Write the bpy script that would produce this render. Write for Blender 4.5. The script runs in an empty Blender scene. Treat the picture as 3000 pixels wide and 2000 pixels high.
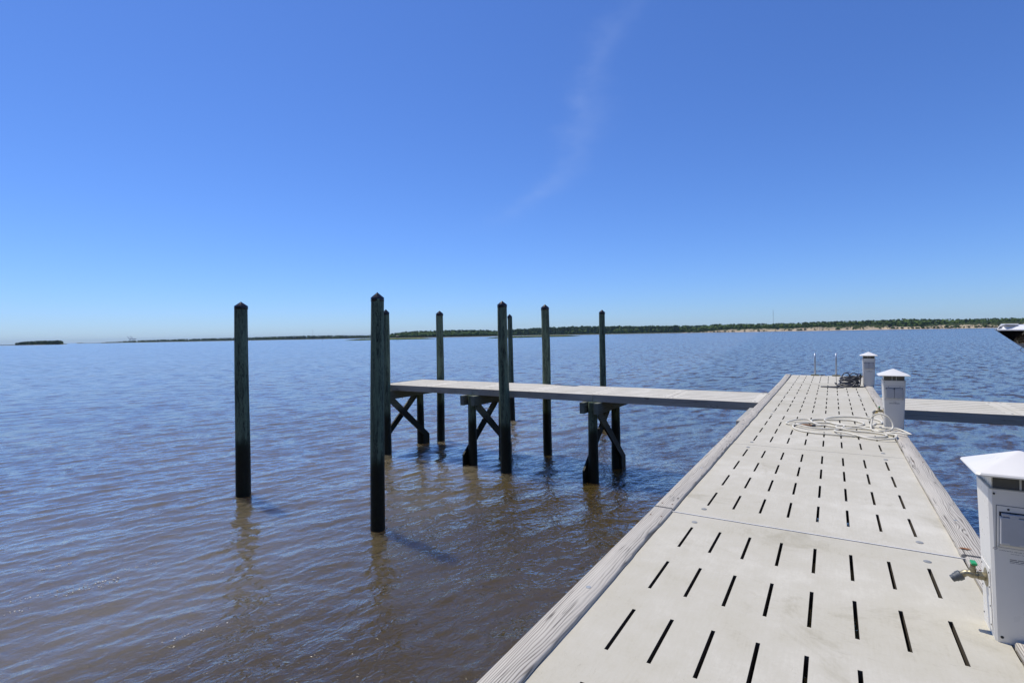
import bpy, bmesh, math, random
import numpy as np
from mathutils import Vector, Matrix, Quaternion
random.seed(7); rng = np.random.default_rng(7)
scene = bpy.context.scene
COL = scene.collection
R = math.radians

# ------------------------------------------------------------------ camera
CAM = Vector((0.0, 0.0, 3.65))
F_PX, PITCH, ROLL, YAW = 1513.3, 0.012326, -0.018081, 0.555197
def cam_dir(x, y, f):
    """image offset (right, down, focal) -> world direction; the dock runs along +Y"""
    cr, sr = math.cos(ROLL), math.sin(ROLL)
    X, Y = cr*x + sr*y, -sr*x + cr*y
    up = -Y*math.cos(PITCH) - f*math.sin(PITCH)
    fw = -Y*math.sin(PITCH) + f*math.cos(PITCH)
    c, s = math.cos(YAW), math.sin(YAW)
    return Vector((c*X - s*fw, s*X + c*fw, up))
rt, up, bk = cam_dir(1, 0, 0), cam_dir(0, -1, 0), -cam_dir(0, 0, 1)
camd = bpy.data.cameras.new('camera'); camo = bpy.data.objects.new('camera', camd); COL.objects.link(camo)
camd.sensor_width = 36; camd.lens = 36*F_PX/3000; camd.clip_start = 0.05; camd.clip_end = 60000
camo.matrix_world = Matrix(((rt.x, up.x, bk.x, CAM.x), (rt.y, up.y, bk.y, CAM.y), (rt.z, up.z, bk.z, CAM.z), (0, 0, 0, 1)))
scene.camera = camo

# ------------------------------------------------------------------ sky and sun
SUN_EL, SUN_AZ = R(65), math.atan2(-0.978, 0.21)          # azimuth from +Y towards +X
to_sun = Vector((math.sin(SUN_AZ)*math.cos(SUN_EL), math.cos(SUN_AZ)*math.cos(SUN_EL), math.sin(SUN_EL)))
world = bpy.data.worlds.new('World'); scene.world = world; world.use_nodes = True
wn = world.node_tree; wn.nodes.clear()
def W(t, **k):
    n = wn.nodes.new(t)
    for a, b in k.items(): setattr(n, a, b)
    return n
def wmath(op, a, b=None, c=None):
    n = W('ShaderNodeMath', operation=op)
    for i, v in enumerate((a, b, c)):
        if v is None: continue
        if isinstance(v, (int, float)): n.inputs[i].default_value = v
        else: wn.links.new(v, n.inputs[i])
    return n.outputs[0]
SKY_TINT = (0.585, 0.765, 1.13, 1)          # the photograph's cool white balance
sky = W('ShaderNodeTexSky', sky_type='NISHITA', sun_disc=False, sun_elevation=SUN_EL, sun_rotation=SUN_AZ % (2*math.pi),
        altitude=0.0, air_density=1.0, dust_density=0.15, ozone_density=7.0)
hs = W('ShaderNodeMix', data_type='RGBA', blend_type='MULTIPLY'); hs.inputs[0].default_value = 1.0
hs.inputs[7].default_value = SKY_TINT; wn.links.new(sky.outputs[0], hs.inputs[6])
# one faint cirrus wisp, laid out by compass direction and height above the horizon
tc = W('ShaderNodeTexCoord'); sx = W('ShaderNodeSeparateXYZ'); wn.links.new(tc.outputs['Generated'], sx.inputs[0])
w_el = wmath('MULTIPLY', wmath('ARCSINE', sx.outputs['Z']), 180/math.pi)
w_az = wmath('MULTIPLY', wmath('ARCTAN2', sx.outputs['X'], sx.outputs['Y']), 180/math.pi)
fc = W('ShaderNodeFloatCurve'); cv = fc.mapping.curves[0]
pts = [(8, -40), (14, -30.4), (15.8, -27), (18.3, -24.6), (21.1, -23.3), (24.3, -23.1), (27, -22.5), (29.4, -20.6), (31.2, -18.7), (36, -14)]
cv.points[0].location = (pts[0][0]/40, (pts[0][1]+40)/40); cv.points[1].location = (pts[-1][0]/40, (pts[-1][1]+40)/40)
for e, a in pts[1:-1]: cv.points.new(e/40, (a+40)/40)
fc.mapping.update()
wn.links.new(wmath('DIVIDE', w_el, 40), fc.inputs['Value'])
nz = W('ShaderNodeTexNoise'); nz.inputs['Scale'].default_value = 9; nz.inputs['Detail'].default_value = 5; nz.inputs['Roughness'].default_value = 0.62
mp = W('ShaderNodeMapping'); mp.inputs['Scale'].default_value = (1, 1, 1.8); wn.links.new(tc.outputs['Generated'], mp.inputs[0]); wn.links.new(mp.outputs[0], nz.inputs['Vector'])
off = wmath('SUBTRACT', wmath('ADD', w_az, wmath('MULTIPLY', wmath('SUBTRACT', nz.outputs['Fac'], 0.5), 7.0)), wmath('SUBTRACT', wmath('MULTIPLY', fc.outputs[0], 40), 40))
core = wmath('POWER', 2.718, wmath('MULTIPLY', wmath('POWER', wmath('DIVIDE', off, 2.0), 2), -1))
nz2 = W('ShaderNodeTexNoise'); nz2.inputs['Scale'].default_value = 26; nz2.inputs['Detail'].default_value = 6; wn.links.new(mp.outputs[0], nz2.inputs['Vector'])
band = W('ShaderNodeMapRange'); band.interpolation_type = 'SMOOTHSTEP'; band.inputs[1].default_value = 10.5; band.inputs[2].default_value = 15.0; wn.links.new(w_el, band.inputs[0])
band2 = W('ShaderNodeMapRange'); band2.interpolation_type = 'SMOOTHSTEP'; band2.inputs[1].default_value = 35; band2.inputs[2].default_value = 28; wn.links.new(w_el, band2.inputs[0])
fac = wmath('MULTIPLY', wmath('MULTIPLY', core, wmath('MULTIPLY', band.outputs[0], band2.outputs[0])), wmath('MULTIPLY', wmath('MULTIPLY', nz2.outputs['Fac'], nz.outputs['Fac']), 0.30))
mixc = W('ShaderNodeMix', data_type='RGBA'); wn.links.new(fac, mixc.inputs['Factor'])
wn.links.new(hs.outputs[2], mixc.inputs[6]); mixc.inputs[7].default_value = (4.0, 5.0, 7.5, 1)
bg = W('ShaderNodeBackground'); bg.inputs['Strength'].default_value = 0.117
wo = W('ShaderNodeOutputWorld'); wn.links.new(mixc.outputs[2], bg.inputs[0]); wn.links.new(bg.outputs[0], wo.inputs[0])
sund = bpy.data.lights.new('sun', 'SUN'); sund.energy = 3.7; sund.angle = R(0.53); sund.color = (1, 0.94, 0.84)
suno = bpy.data.objects.new('sun', sund); COL.objects.link(suno); suno.rotation_euler = to_sun.to_track_quat('Z', 'Y').to_euler()
suno.location = (0, 0, 40)
scene.view_settings.view_transform = 'Standard'; scene.view_settings.look = 'None'
scene.view_settings.exposure = 0.1; scene.view_settings.gamma = 1.0; scene.view_settings.use_curve_mapping = False
scene.cycles.max_bounces = 8; scene.cycles.transparent_max_bounces = 8
scene.cycles.sample_clamp_indirect = 6.0; scene.cycles.sample_clamp_direct = 2.5; scene.cycles.volume_bounces = 0

# ------------------------------------------------------------------ materials
class NT:
    def __init__(s, name):
        s.m = bpy.data.materials.new(name); s.m.use_nodes = True; s.t = s.m.node_tree; s.t.nodes.clear()
        s.out = s.n('ShaderNodeOutputMaterial'); s.p = s.n('ShaderNodeBsdfPrincipled'); s.l(s.p.outputs[0], s.out.inputs[0])
    def n(s, t, **k):
        x = s.t.nodes.new(t)
        for a, b in k.items(): setattr(x, a, b)
        return x
    def l(s, a, b): s.t.links.new(a, b)
    def put(s, sock, v):
        if v is None: return
        if isinstance(v, bpy.types.NodeSocket): s.l(v, sock)
        else: sock.default_value = v
    def set(s, **k):
        for a, b in k.items(): s.put(s.p.inputs[a.replace('_', ' ')], b)
    def math(s, op, a, b=None, c=None):
        x = s.n('ShaderNodeMath', operation=op)
        for i, v in enumerate((a, b, c)): s.put(x.inputs[i], v)
        return x.outputs[0]
    def pos(s): return s.n('ShaderNodeNewGeometry').outputs['Position']
    def obj(s): return s.n('ShaderNodeTexCoord').outputs['Object']
    def mapv(s, v, scale=(1, 1, 1), loc=(0, 0, 0), rot=(0, 0, 0)):
        x = s.n('ShaderNodeMapping'); s.put(x.inputs[0], v); x.inputs['Scale'].default_value = scale; x.inputs['Location'].default_value = loc; x.inputs['Rotation'].default_value = rot
        return x.outputs[0]
    def noise(s, v, scale, detail=3, rough=0.55, dist=0.0, col=False):
        x = s.n('ShaderNodeTexNoise'); s.put(x.inputs['Vector'], v); x.inputs['Scale'].default_value = scale
        x.inputs['Detail'].default_value = detail; x.inputs['Roughness'].default_value = rough; x.inputs['Distortion'].default_value = dist
        return x.outputs['Color' if col else 'Fac']
    def vor(s, v, scale, feat='F1', out='Distance'):
        x = s.n('ShaderNodeTexVoronoi', feature=feat); s.put(x.inputs['Vector'], v); x.inputs['Scale'].default_value = scale
        return x.outputs[out]
    def ramp(s, f, stops, interp='LINEAR'):
        x = s.n('ShaderNodeValToRGB'); s.put(x.inputs[0], f); cr = x.color_ramp; cr.interpolation = interp
        while len(cr.elements) > 1: cr.elements.remove(cr.elements[-1])
        for i, (p, c) in enumerate(stops):
            e = cr.elements[0] if i == 0 else cr.elements.new(p)
            e.position = p; e.color = (*c, 1) if isinstance(c, tuple) else (c, c, c, 1)
        return x.outputs[0]
    def mr(s, f, a, b, c=0.0, d=1.0, smooth=True):
        x = s.n('ShaderNodeMapRange'); x.interpolation_type = 'SMOOTHSTEP' if smooth else 'LINEAR'
        for i, v in enumerate((f, a, b, c, d)): s.put(x.inputs[i], v)
        return x.outputs[0]
    def mix(s, f, a, b, mode='MIX'):
        x = s.n('ShaderNodeMix', data_type='RGBA', blend_type=mode); s.put(x.inputs[0], f)
        for i, v in ((6, a), (7, b)):
            if isinstance(v, tuple): v = (*v, 1)
            s.put(x.inputs[i], v)
        return x.outputs[2]
    def sep(s, v):
        x = s.n('ShaderNodeSeparateXYZ'); s.l(v, x.inputs[0]); return x.outputs
    def comb(s, x_, y_, z_):
        x = s.n('ShaderNodeCombineXYZ'); s.put(x.inputs[0], x_); s.put(x.inputs[1], y_); s.put(x.inputs[2], z_); return x.outputs[0]
    def bump(s, h, strength=0.5, dist=0.01, normal=None):
        x = s.n('ShaderNodeBump'); s.l(h, x.inputs['Height']); x.inputs['Strength'].default_value = strength; x.inputs['Distance'].default_value = dist
        if normal is not None: s.l(normal, x.inputs['Normal'])
        return x.outputs[0]
    def rnd(s): return s.n('ShaderNodeObjectInfo').outputs['Random']

MATS = {}
def plain(name, col, rough=0.5, metal=0.0, var=0.12, bump=0.0, scale=30, spec=0.5):
    t = NT(name); v = t.obj()
    n1 = t.noise(v, scale, 4); n2 = t.noise(v, scale*0.13, 2)
    f = t.math('ADD', t.math('MULTIPLY', n1, 0.5), t.math('MULTIPLY', n2, 0.5))
    c = t.mix(t.mr(f, 0.3, 0.7), tuple(x*(1-var) for x in col), tuple(min(1, x*(1+var)) for x in col))
    t.set(Base_Color=c, Roughness=t.mr(n1, 0.3, 0.7, max(0.02, rough-0.06), min(1, rough+0.08)), Metallic=metal, Specular_IOR_Level=spec)
    if bump: t.set(Normal=t.bump(n1, bump, 0.004))
    MATS[name] = t.m; return t.m

def concrete(name, base):
    t = NT(name); v = t.pos()
    big = t.noise(v, 0.9, 3, 0.6); mid = t.noise(v, 5.5, 4, 0.6); fine = t.noise(v, 60, 3, 0.6)
    brush = t.noise(t.mapv(v, (90, 9, 9), rot=(0, 0, 0.5)), 1.0, 3, 0.6)
    speck = t.vor(v, 160)
    f = t.math('ADD', t.math('ADD', t.math('MULTIPLY', big, 0.46), t.math('MULTIPLY', mid, 0.34)), t.math('ADD', t.math('MULTIPLY', fine, 0.14), t.math('MULTIPLY', brush, 0.14)))
    b = base; f = t.math('ADD', f, t.math('MULTIPLY', t.math('SUBTRACT', t.rnd(), 0.5), 0.07))
    c = t.ramp(f, [(0.30, (b[0]*0.74, b[1]*0.72, b[2]*0.66)), (0.46, (b[0]*0.95, b[1]*0.945, b[2]*0.92)), (0.56, b), (0.72, (b[0]*1.17, b[1]*1.18, b[2]*1.21))])
    stain = t.mr(t.noise(v, 1.5, 6, 0.72, 0.9), 0.55, 0.72)
    c = t.mix(t.math('MULTIPLY', stain, 0.46), c, (b[0]*0.62, b[1]*0.60, b[2]*0.52))
    pin = t.math('MULTIPLY', t.mr(speck, 0.10, 0.04), t.mr(t.noise(v, 9, 2), 0.5, 0.65))
    c = t.mix(t.math('MULTIPLY', pin, 0.55), c, (b[0]*0.42, b[1]*0.4, b[2]*0.36))
    scuff = t.math('MULTIPLY', t.mr(t.noise(t.mapv(v, (7, 26, 7), rot=(0, 0, -0.6)), 1.0, 4, 0.7, 1.2), 0.60, 0.70), t.mr(t.noise(v, 0.8, 3), 0.46, 0.60))
    c = t.mix(t.math('MULTIPLY', scuff, 0.22), c, (b[0]*0.55, b[1]*0.53, b[2]*0.48))
    # fine dark scratches
    sc = t.math('MULTIPLY', t.mr(t.math('ABSOLUTE', t.math('SUBTRACT', t.noise(t.mapv(v, (14, 4, 4), rot=(0, 0, 0.9)), 1.0, 2, 0.5, 2.5), 0.5)), 0.006, 0.0), t.mr(t.noise(v, 2.3, 2), 0.52, 0.66))
    c = t.mix(t.math('MULTIPLY', sc, 0.4), c, (b[0]*0.5, b[1]*0.48, b[2]*0.44))
    h = t.math('ADD', t.math('MULTIPLY', fine, 0.6), t.math('ADD', t.math('MULTIPLY', brush, 0.5), t.math('MULTIPLY', pin, -0.9)))
    t.set(Base_Color=c, Roughness=0.86, Specular_IOR_Level=0.25, Normal=t.bump(h, 0.35, 0.003))
    MATS[name] = t.m; return t.m

def board(name, axis, light, dark, freq=430, tide=False):
    """weathered sawn timber: growth-ring lines swerving round knots, checks along the grain"""
    t = NT(name); v = t.obj(); r = t.rnd(); x, y, z = t.sep(v)
    if axis == 'Y': a, lg = t.math('ADD', x, t.math('MULTIPLY', z, 0.8)), y
    elif axis == 'X': a, lg = t.math('ADD', z, t.math('MULTIPLY', y, 0.8)), x
    else: a, lg = t.math('ADD', x, t.math('MULTIPLY', y, 0.8)), z
    a = t.math('ADD', a, t.math('MULTIPLY', r, 37.0)); lg = t.math('ADD', lg, t.math('MULTIPLY', r, 91.0))
    P = t.comb(a, lg, 0.0)
    kv = t.mapv(P, (4.2, 1.15, 1)); kd = t.vor(kv, 1.0)
    knot = t.mr(kd, 0.20, 0.0)
    wob = t.noise(t.mapv(P, (7, 0.9, 1)), 1.0, 3, 0.5)
    wob2 = t.noise(t.mapv(P, (22, 4, 1)), 1.0, 2, 0.5)
    aa = t.math('ADD', a, t.math('ADD', t.math('MULTIPLY', wob, 0.10), t.math('ADD', t.math('MULTIPLY', wob2, 0.012), t.math('MULTIPLY', knot, 0.055))))
    ring = t.math('ADD', t.math('MULTIPLY', t.math('SINE', t.math('MULTIPLY', aa, freq)), 0.5), 0.5)
    ring = t.math('POWER', ring, 3.0)
    wide = t.noise(t.mapv(P, (14, 0.6, 1)), 1.0, 3, 0.6)
    fib = t.noise(t.mapv(P, (420, 5, 1)), 1.0, 3, 0.6)
    d = t.math('MULTIPLY', ring, t.mr(wide, 0.30, 0.66, 0.15, 0.95))
    d = t.math('ADD', d, t.math('MULTIPLY', t.math('SUBTRACT', fib, 0.5), 0.5))
    chk = t.math('MULTIPLY', t.mr(t.math('ABSOLUTE', t.math('SUBTRACT', t.noise(t.mapv(P, (24, 0.55, 1)), 1.0, 2, 0.4), 0.5)), 0.010, 0.002), t.mr(t.noise(t.mapv(P, (5, 1.3, 1), loc=(9, 3, 0)), 1.0, 2), 0.50, 0.60))
    core = t.mr(kd, 0.060, 0.028)
    c = t.ramp(d, [(0.0, light), (0.35, tuple(p*0.6+q*0.4 for p, q in zip(light, dark))), (0.85, dark)])
    c = t.mix(t.math('MULTIPLY', t.mr(t.noise(v, 3.0, 4, 0.6), 0.45, 0.75), 0.35), c, tuple(p*0.72 for p in light))
    c = t.mix(t.math('MULTIPLY', chk, 0.8), c, tuple(p*0.22 for p in dark))
    c = t.mix(t.math('MULTIPLY', core, 0.85), c, (dark[0]*0.45, dark[1]*0.40, dark[2]*0.36))
    h = t.math('SUBTRACT', t.math('MULTIPLY', t.math('ADD', ring, t.math('MULTIPLY', fib, 0.6)), -0.5), t.math('MULTIPLY', chk, 1.6))
    if tide:
        zz = t.sep(t.pos())[2]
        edge = t.math('ADD', zz, t.math('ADD', t.math('MULTIPLY', t.noise(t.mapv(t.pos(), (9, 9, 3)), 1.0, 4, 0.6), 0.28), -0.14))
        al = t.mr(edge, 1.47, 1.20)
        alg = t.ramp(t.noise(t.pos(), 14, 4, 0.65), [(0.3, (0.0035, 0.004, 0.003)), (0.55, (0.006, 0.009, 0.0045)), (0.8, (0.014, 0.020, 0.008))])
        c = t.mix(al, c, alg)
        t.set(Roughness=t.mr(al, 0, 1, 0.8, 0.55))
        h = t.math('ADD', h, t.math('MULTIPLY', t.math('MULTIPLY', t.noise(t.pos(), 40, 3), al), 2.0))
    else: t.set(Roughness=0.85)
    t.set(Base_Color=c, Specular_IOR_Level=0.3, Normal=t.bump(h, 0.6, 0.004))
    MATS[name] = t.m; return t.m

def post_wood(name, light, dark):
    """green pressure-treated round timber, black-green with algae up to the tide line"""
    t = NT(name); v = t.obj(); r = t.rnd(); x, y, z = t.sep(v)
    ang = t.math('ARCTAN2', y, x)
    zz = t.math('ADD', z, t.math('MULTIPLY', r, 53.0)); aa = t.math('ADD', ang, t.math('MULTIPLY', r, 6.283))
    P = t.comb(t.math('COSINE', aa), t.math('SINE', aa), zz)
    kd = t.vor(t.mapv(P, (1.25, 1.25, 1.5)), 1.0); knot = t.mr(kd, 0.30, 0.0)
    big = t.noise(t.mapv(P, (1.3, 1.3, 0.9)), 1.0, 4, 0.6); med = t.noise(t.mapv(P, (3.4, 3.4, 1.6)), 1.0, 4, 0.65, 0.8)
    cath = t.math('POWER', t.math('ADD', t.math('MULTIPLY', t.math('SINE', t.math('MULTIPLY', t.math('ADD', t.math('ADD', med, big), t.math('MULTIPLY', knot, 0.5)), 40.0)), 0.5), 0.5), 2.2)
    fib = t.noise(t.mapv(P, (26, 26, 1.2)), 1.0, 3, 0.6)
    patch = t.mr(t.noise(t.mapv(P, (1.9, 1.9, 1.1), loc=(4, 7, 1)), 1.0, 3, 0.6), 0.36, 0.64)
    d = t.math('ADD', t.math('MULTIPLY', cath, 0.62), t.math('ADD', t.math('MULTIPLY', patch, 0.55), t.math('MULTIPLY', t.math('SUBTRACT', fib, 0.5), 0.5)))
    c = t.ramp(d, [(0.02, tuple(p*1.25 for p in light)), (0.35, light), (0.75, tuple((p+q)/2 for p, q in zip(light, dark))), (1.0, dark)])
    pale = t.math('MULTIPLY', t.mr(t.noise(t.mapv(P, (7, 7, 1.7), loc=(1, 2, 3)), 1.0, 3, 0.6), 0.66, 0.74), t.mr(fib, 0.45, 0.62))
    c = t.mix(t.math('MULTIPLY', pale, 0.55), c, (0.30, 0.34, 0.30))
    core = t.mr(kd, 0.10, 0.05); c = t.mix(t.math('MULTIPLY', core, 0.8), c, tuple(p*0.3 for p in dark))
    chk = t.math('MULTIPLY', t.mr(t.math('ABSOLUTE', t.math('SUBTRACT', t.noise(t.mapv(P, (5, 5, 0.35)), 1.0, 2, 0.5), 0.5)), 0.008, 0.001), t.mr(t.noise(t.mapv(P, (2, 2, 0.8), loc=(5, 5, 5)), 1.0, 2), 0.5, 0.6))
    c = t.mix(t.math('MULTIPLY', chk, 0.85), c, (0.006, 0.008, 0.007))
    wz = t.sep(t.pos())[2]
    edge = t.math('ADD', wz, t.math('ADD', t.math('MULTIPLY', t.noise(t.mapv(t.pos(), (11, 11, 3)), 1.0, 4, 0.6), 0.30), t.math('ADD', -0.15, t.math('MULTIPLY', r, 0.08))))
    al = t.mr(edge, 1.50, 1.24)
    alg = t.ramp(t.noise(t.pos(), 14, 4, 0.65), [(0.3, (0.0035, 0.0045, 0.0035)), (0.55, (0.006, 0.010, 0.005)), (0.8, (0.015, 0.022, 0.009))])
    # green slime just under the tide line
    slime = t.math('MULTIPLY', t.mr(edge, 1.05, 1.38), al)
    alg = t.mix(t.math('MULTIPLY', slime, 0.5), alg, (0.020, 0.034, 0.013))
    c = t.mix(al, c, alg)
    h = t.math('ADD', t.math('SUBTRACT', t.math('MULTIPLY', fib, 0.7), t.math('ADD', t.math('MULTIPLY', cath, 0.35), t.math('MULTIPLY', chk, 1.5))), t.math('MULTIPLY', t.math('MULTIPLY', t.noise(t.pos(), 45, 3), al), 1.6))
    t.set(Base_Color=c, Roughness=t.mr(al, 0, 1, 0.72, 0.5), Specular_IOR_Level=0.35, Normal=t.bump(h, 0.55, 0.006))
    MATS[name] = t.m; return t.m

concrete('deck_concrete', (0.522, 0.492, 0.402))
concrete('finger_concrete', (0.585, 0.555, 0.468))
concrete('slot_shade', (0.10, 0.085, 0.065))  # slot walls: shade inside the slots put into a darker concrete colour
concrete('beam_concrete', (0.40, 0.39, 0.35))
board('edge_board', 'Y', (0.535, 0.498, 0.425), (0.18, 0.16, 0.13))
board('fascia_board', 'X', (0.47, 0.435, 0.365), (0.21, 0.185, 0.15), 260)
board('timber_cross', 'Y', (0.19, 0.205, 0.165), (0.06, 0.068, 0.052), 200, tide=True)
post_wood('post_wood', (0.142, 0.190, 0.122), (0.013, 0.020, 0.014))
plain('cap_black', (0.022, 0.017, 0.018), 0.24, var=0.1, scale=20)
plain('white_plastic', (0.81, 0.785, 0.72), 0.32, var=0.02, scale=8)
plain('grey_plastic', (0.50, 0.51, 0.52), 0.35, var=0.05, scale=20)
plain('dark_gasket', (0.015, 0.015, 0.018), 0.6)
plain('smoke_glass', (0.10, 0.105, 0.11), 0.08, var=0.2, scale=6)
plain('lens_cream', (0.62, 0.61, 0.56), 0.3, var=0.05)
plain('print_ink', (0.02, 0.02, 0.03), 0.7)
plain('brass', (0.34, 0.30, 0.20), 0.42, metal=0.75, var=0.35, bump=0.4, scale=60)
plain('bright_brass', (0.55, 0.38, 0.10), 0.35, metal=0.8, var=0.2, scale=60)
plain('grey_metal', (0.12, 0.13, 0.135), 0.5, metal=0.5, var=0.25, bump=0.3, scale=80)
plain('steel', (0.62, 0.63, 0.64), 0.35, metal=0.8, var=0.1, scale=40)
plain('galv', (0.36, 0.38, 0.38), 0.5, metal=0.5, var=0.15, scale=60)
plain('rust', (0.16, 0.07, 0.035), 0.85, var=0.4, bump=0.5, scale=200)
plain('green_paint', (0.02, 0.30, 0.10), 0.4, var=0.15)
plain('white_hose', (0.72, 0.68, 0.56), 0.45, var=0.10, scale=10)
plain('black_hose', (0.075, 0.075, 0.080), 0.24, var=0.25, scale=14)
plain('grip_tan', (0.34, 0.17, 0.08), 0.7, var=0.2, bump=0.3, scale=80)
plain('old_bronze', (0.20, 0.19, 0.11), 0.6, metal=0.3, var=0.25, bump=0.4, scale=50)
plain('joint_white', (0.66, 0.64, 0.59), 0.6, var=0.08)
plain('plug_grey', (0.26, 0.27, 0.27), 0.7, var=0.2, bump=0.3, scale=60)
plain('boat_white', (0.80, 0.80, 0.79), 0.22, var=0.02, scale=3)
plain('boat_black', (0.006, 0.006, 0.007), 0.10, var=0.1, scale=3)
plain('boat_grey', (0.50, 0.51, 0.52), 0.3, var=0.05, scale=3)
plain('crane_blue', (0.05, 0.07, 0.24), 0.5)
plain('mast_grey', (0.30, 0.30, 0.32), 0.6)
plain('leaf_brown', (0.28, 0.11, 0.03), 0.7, var=0.3, scale=80)
plain('dark_timber', (0.05, 0.048, 0.042), 0.9, var=0.3, scale=2)
plain('thatch', (0.13, 0.12, 0.095), 0.95, var=0.35, scale=3)
plain('foam_white', (0.72, 0.68, 0.58), 0.7, var=0.1)
plain('bark', (0.07, 0.055, 0.04), 0.95, var=0.3, scale=3)

def foliage(name, a, b, c_, s1=0.09, s2=0.4):
    t = NT(name); v = t.pos()
    f = t.math('ADD', t.math('MULTIPLY', t.noise(v, s1, 3, 0.6), 0.6), t.math('MULTIPLY', t.noise(v, s2, 3, 0.6), 0.4))
    t.set(Base_Color=t.ramp(f, [(0.32, a), (0.5, b), (0.68, c_)]), Roughness=0.9, Specular_IOR_Level=0.1)
    MATS[name] = t.m
foliage('pine_leaf', (0.026, 0.046, 0.024), (0.048, 0.082, 0.036), (0.078, 0.122, 0.048))
foliage('broad_leaf', (0.050, 0.090, 0.028), (0.100, 0.155, 0.042), (0.165, 0.225, 0.058))
foliage('shrub_leaf', (0.018, 0.034, 0.014), (0.036, 0.066, 0.024), (0.066, 0.105, 0.034))
foliage('marsh_leaf', (0.055, 0.085, 0.02), (0.10, 0.135, 0.03), (0.17, 0.19, 0.05), 0.05, 0.3)
def ground_mat(name, sand, grass, zlo, zhi, mixn=0.0):
    t = NT(name); v = t.pos(); z = t.sep(v)[2]
    strat = t.noise(t.mapv(v, (0.02, 0.02, 1.1)), 1.0, 4, 0.65); blot = t.noise(v, 0.05, 4, 0.65)
    s = t.ramp(t.math('ADD', t.math('MULTIPLY', strat, 0.55), t.math('MULTIPLY', blot, 0.45)), [(0.34, tuple(x*0.55 for x in sand)), (0.46, sand), (0.62, tuple(min(0.85, x*1.3) for x in sand))])
    g = t.ramp(t.noise(v, 0.08, 4, 0.6), [(0.35, tuple(x*0.6 for x in grass)), (0.6, grass), (0.75, tuple(x*1.5 for x in grass))])
    f = t.mr(t.math('ADD', z, t.math('MULTIPLY', t.math('SUBTRACT', blot, 0.5), mixn)), zlo, zhi)
    t.set(Base_Color=t.mix(f, s, g), Roughness=0.95, Specular_IOR_Level=0.1); MATS[name] = t.m
ground_mat('shore_ground', (0.36, 0.30, 0.21), (0.06, 0.085, 0.03), 0.35, 0.95, 0.7)
ground_mat('bluff_sand', (0.42, 0.34, 0.23), (0.06, 0.08, 0.03), 6.5, 9.5, 30.0)

# turbid river water: brown silt body with a clean dielectric surface
t = NT('river_water'); v = t.pos()
wv = t.mapv(v, (1, 1, 1), rot=(0, 0, R(20)))
b1 = t.noise(t.mapv(wv, (4.6, 2.2, 1)), 1.0, 2, 0.5, 0.5)
b2 = t.noise(t.mapv(wv, (12.5, 8.0, 1)), 1.0, 2, 0.5, 0.8)
gust = t.mr(t.noise(t.mapv(wv, (0.10, 0.05, 1)), 1.0, 4, 0.6), 0.30, 0.70, 0.68, 1.25)
# clearer, tea-brown water in the lee of the dock, more silt out in the river
px_, py_, _z = t.sep(v)
lee = t.mr(t.math('ADD', t.math('ADD', px_, t.math('MULTIPLY', py_, 0.10)), t.math('MULTIPLY', t.math('SUBTRACT', t.noise(v, 0.25, 3, 0.6), 0.5), 5.0)), -8.2, -4.4)
chop = t.mr(t.math('ADD', px_, t.math('MULTIPLY', py_, 0.35)), -35.0, 25.0, 0.66, 1.6)      # the open reach to the right is more wind-ruffled
far = t.n('ShaderNodeAttribute', attribute_name='fine').outputs['Fac']
h = t.math('MULTIPLY', gust, t.math('ADD', t.math('MULTIPLY', b1, 0.019), t.math('MULTIPLY', b2, t.mr(lee, 0.0, 1.0, 0.0095, 0.019))))
nb = t.bump(h, 1.0, 1.0)
# wavelets too small for the mesh far out: slopes from a broad-band noise
def slope(scale, det, rough, loc):
    return t.noise(t.mapv(wv, (scale, scale*0.45, 1), loc=loc), 1.0, det, rough)
sxn = t.math('SUBTRACT', slope(1.25, 6, 0.74, (0, 0, 0)), 0.5); syn = t.math('SUBTRACT', slope(1.4, 6, 0.74, (31, 17, 5)), 0.5)
k = t.math('MULTIPLY', t.math('MULTIPLY', far, gust), t.math('MULTIPLY', chop, 1.9))
sv = t.n('ShaderNodeVectorMath', operation='ADD'); t.l(nb, sv.inputs[0]); t.l(t.comb(t.math('MULTIPLY', sxn, k), t.math('MULTIPLY', syn, k), 0.0), sv.inputs[1])
nn = t.n('ShaderNodeVectorMath', operation='NORMALIZE'); t.l(sv.outputs[0], nn.inputs[0])
cl_ = t.noise(t.mapv(v, (0.12, 0.2, 1)), 1.0, 3, 0.5)
silt = t.mix(lee, t.ramp(cl_, [(0.3, (0.118, 0.096, 0.056)), (0.7, (0.152, 0.128, 0.080))]), t.ramp(cl_, [(0.3, (0.056, 0.040, 0.012)), (0.7, (0.080, 0.058, 0.020))]))
t.p.subsurface_method = 'BURLEY'
t.set(Subsurface_Weight=1.0, Subsurface_Radius=(1.0, 0.8, 0.55), Subsurface_Scale=0.95)   # light spreads through the silt, so shadows blur
t.set(Base_Color=silt, Roughness=t.mr(far, 0.3, 1.0, 0.03, 0.17, False), IOR=1.45, Specular_IOR_Level=0.5, Coat_Weight=0.6, Coat_IOR=1.45, Coat_Normal=nn.outputs[0], Coat_Roughness=t.mr(far, 0.3, 1.0, 0.03, 0.17, False), Normal=nn.outputs[0])
MATS['river_water'] = t.m

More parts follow.
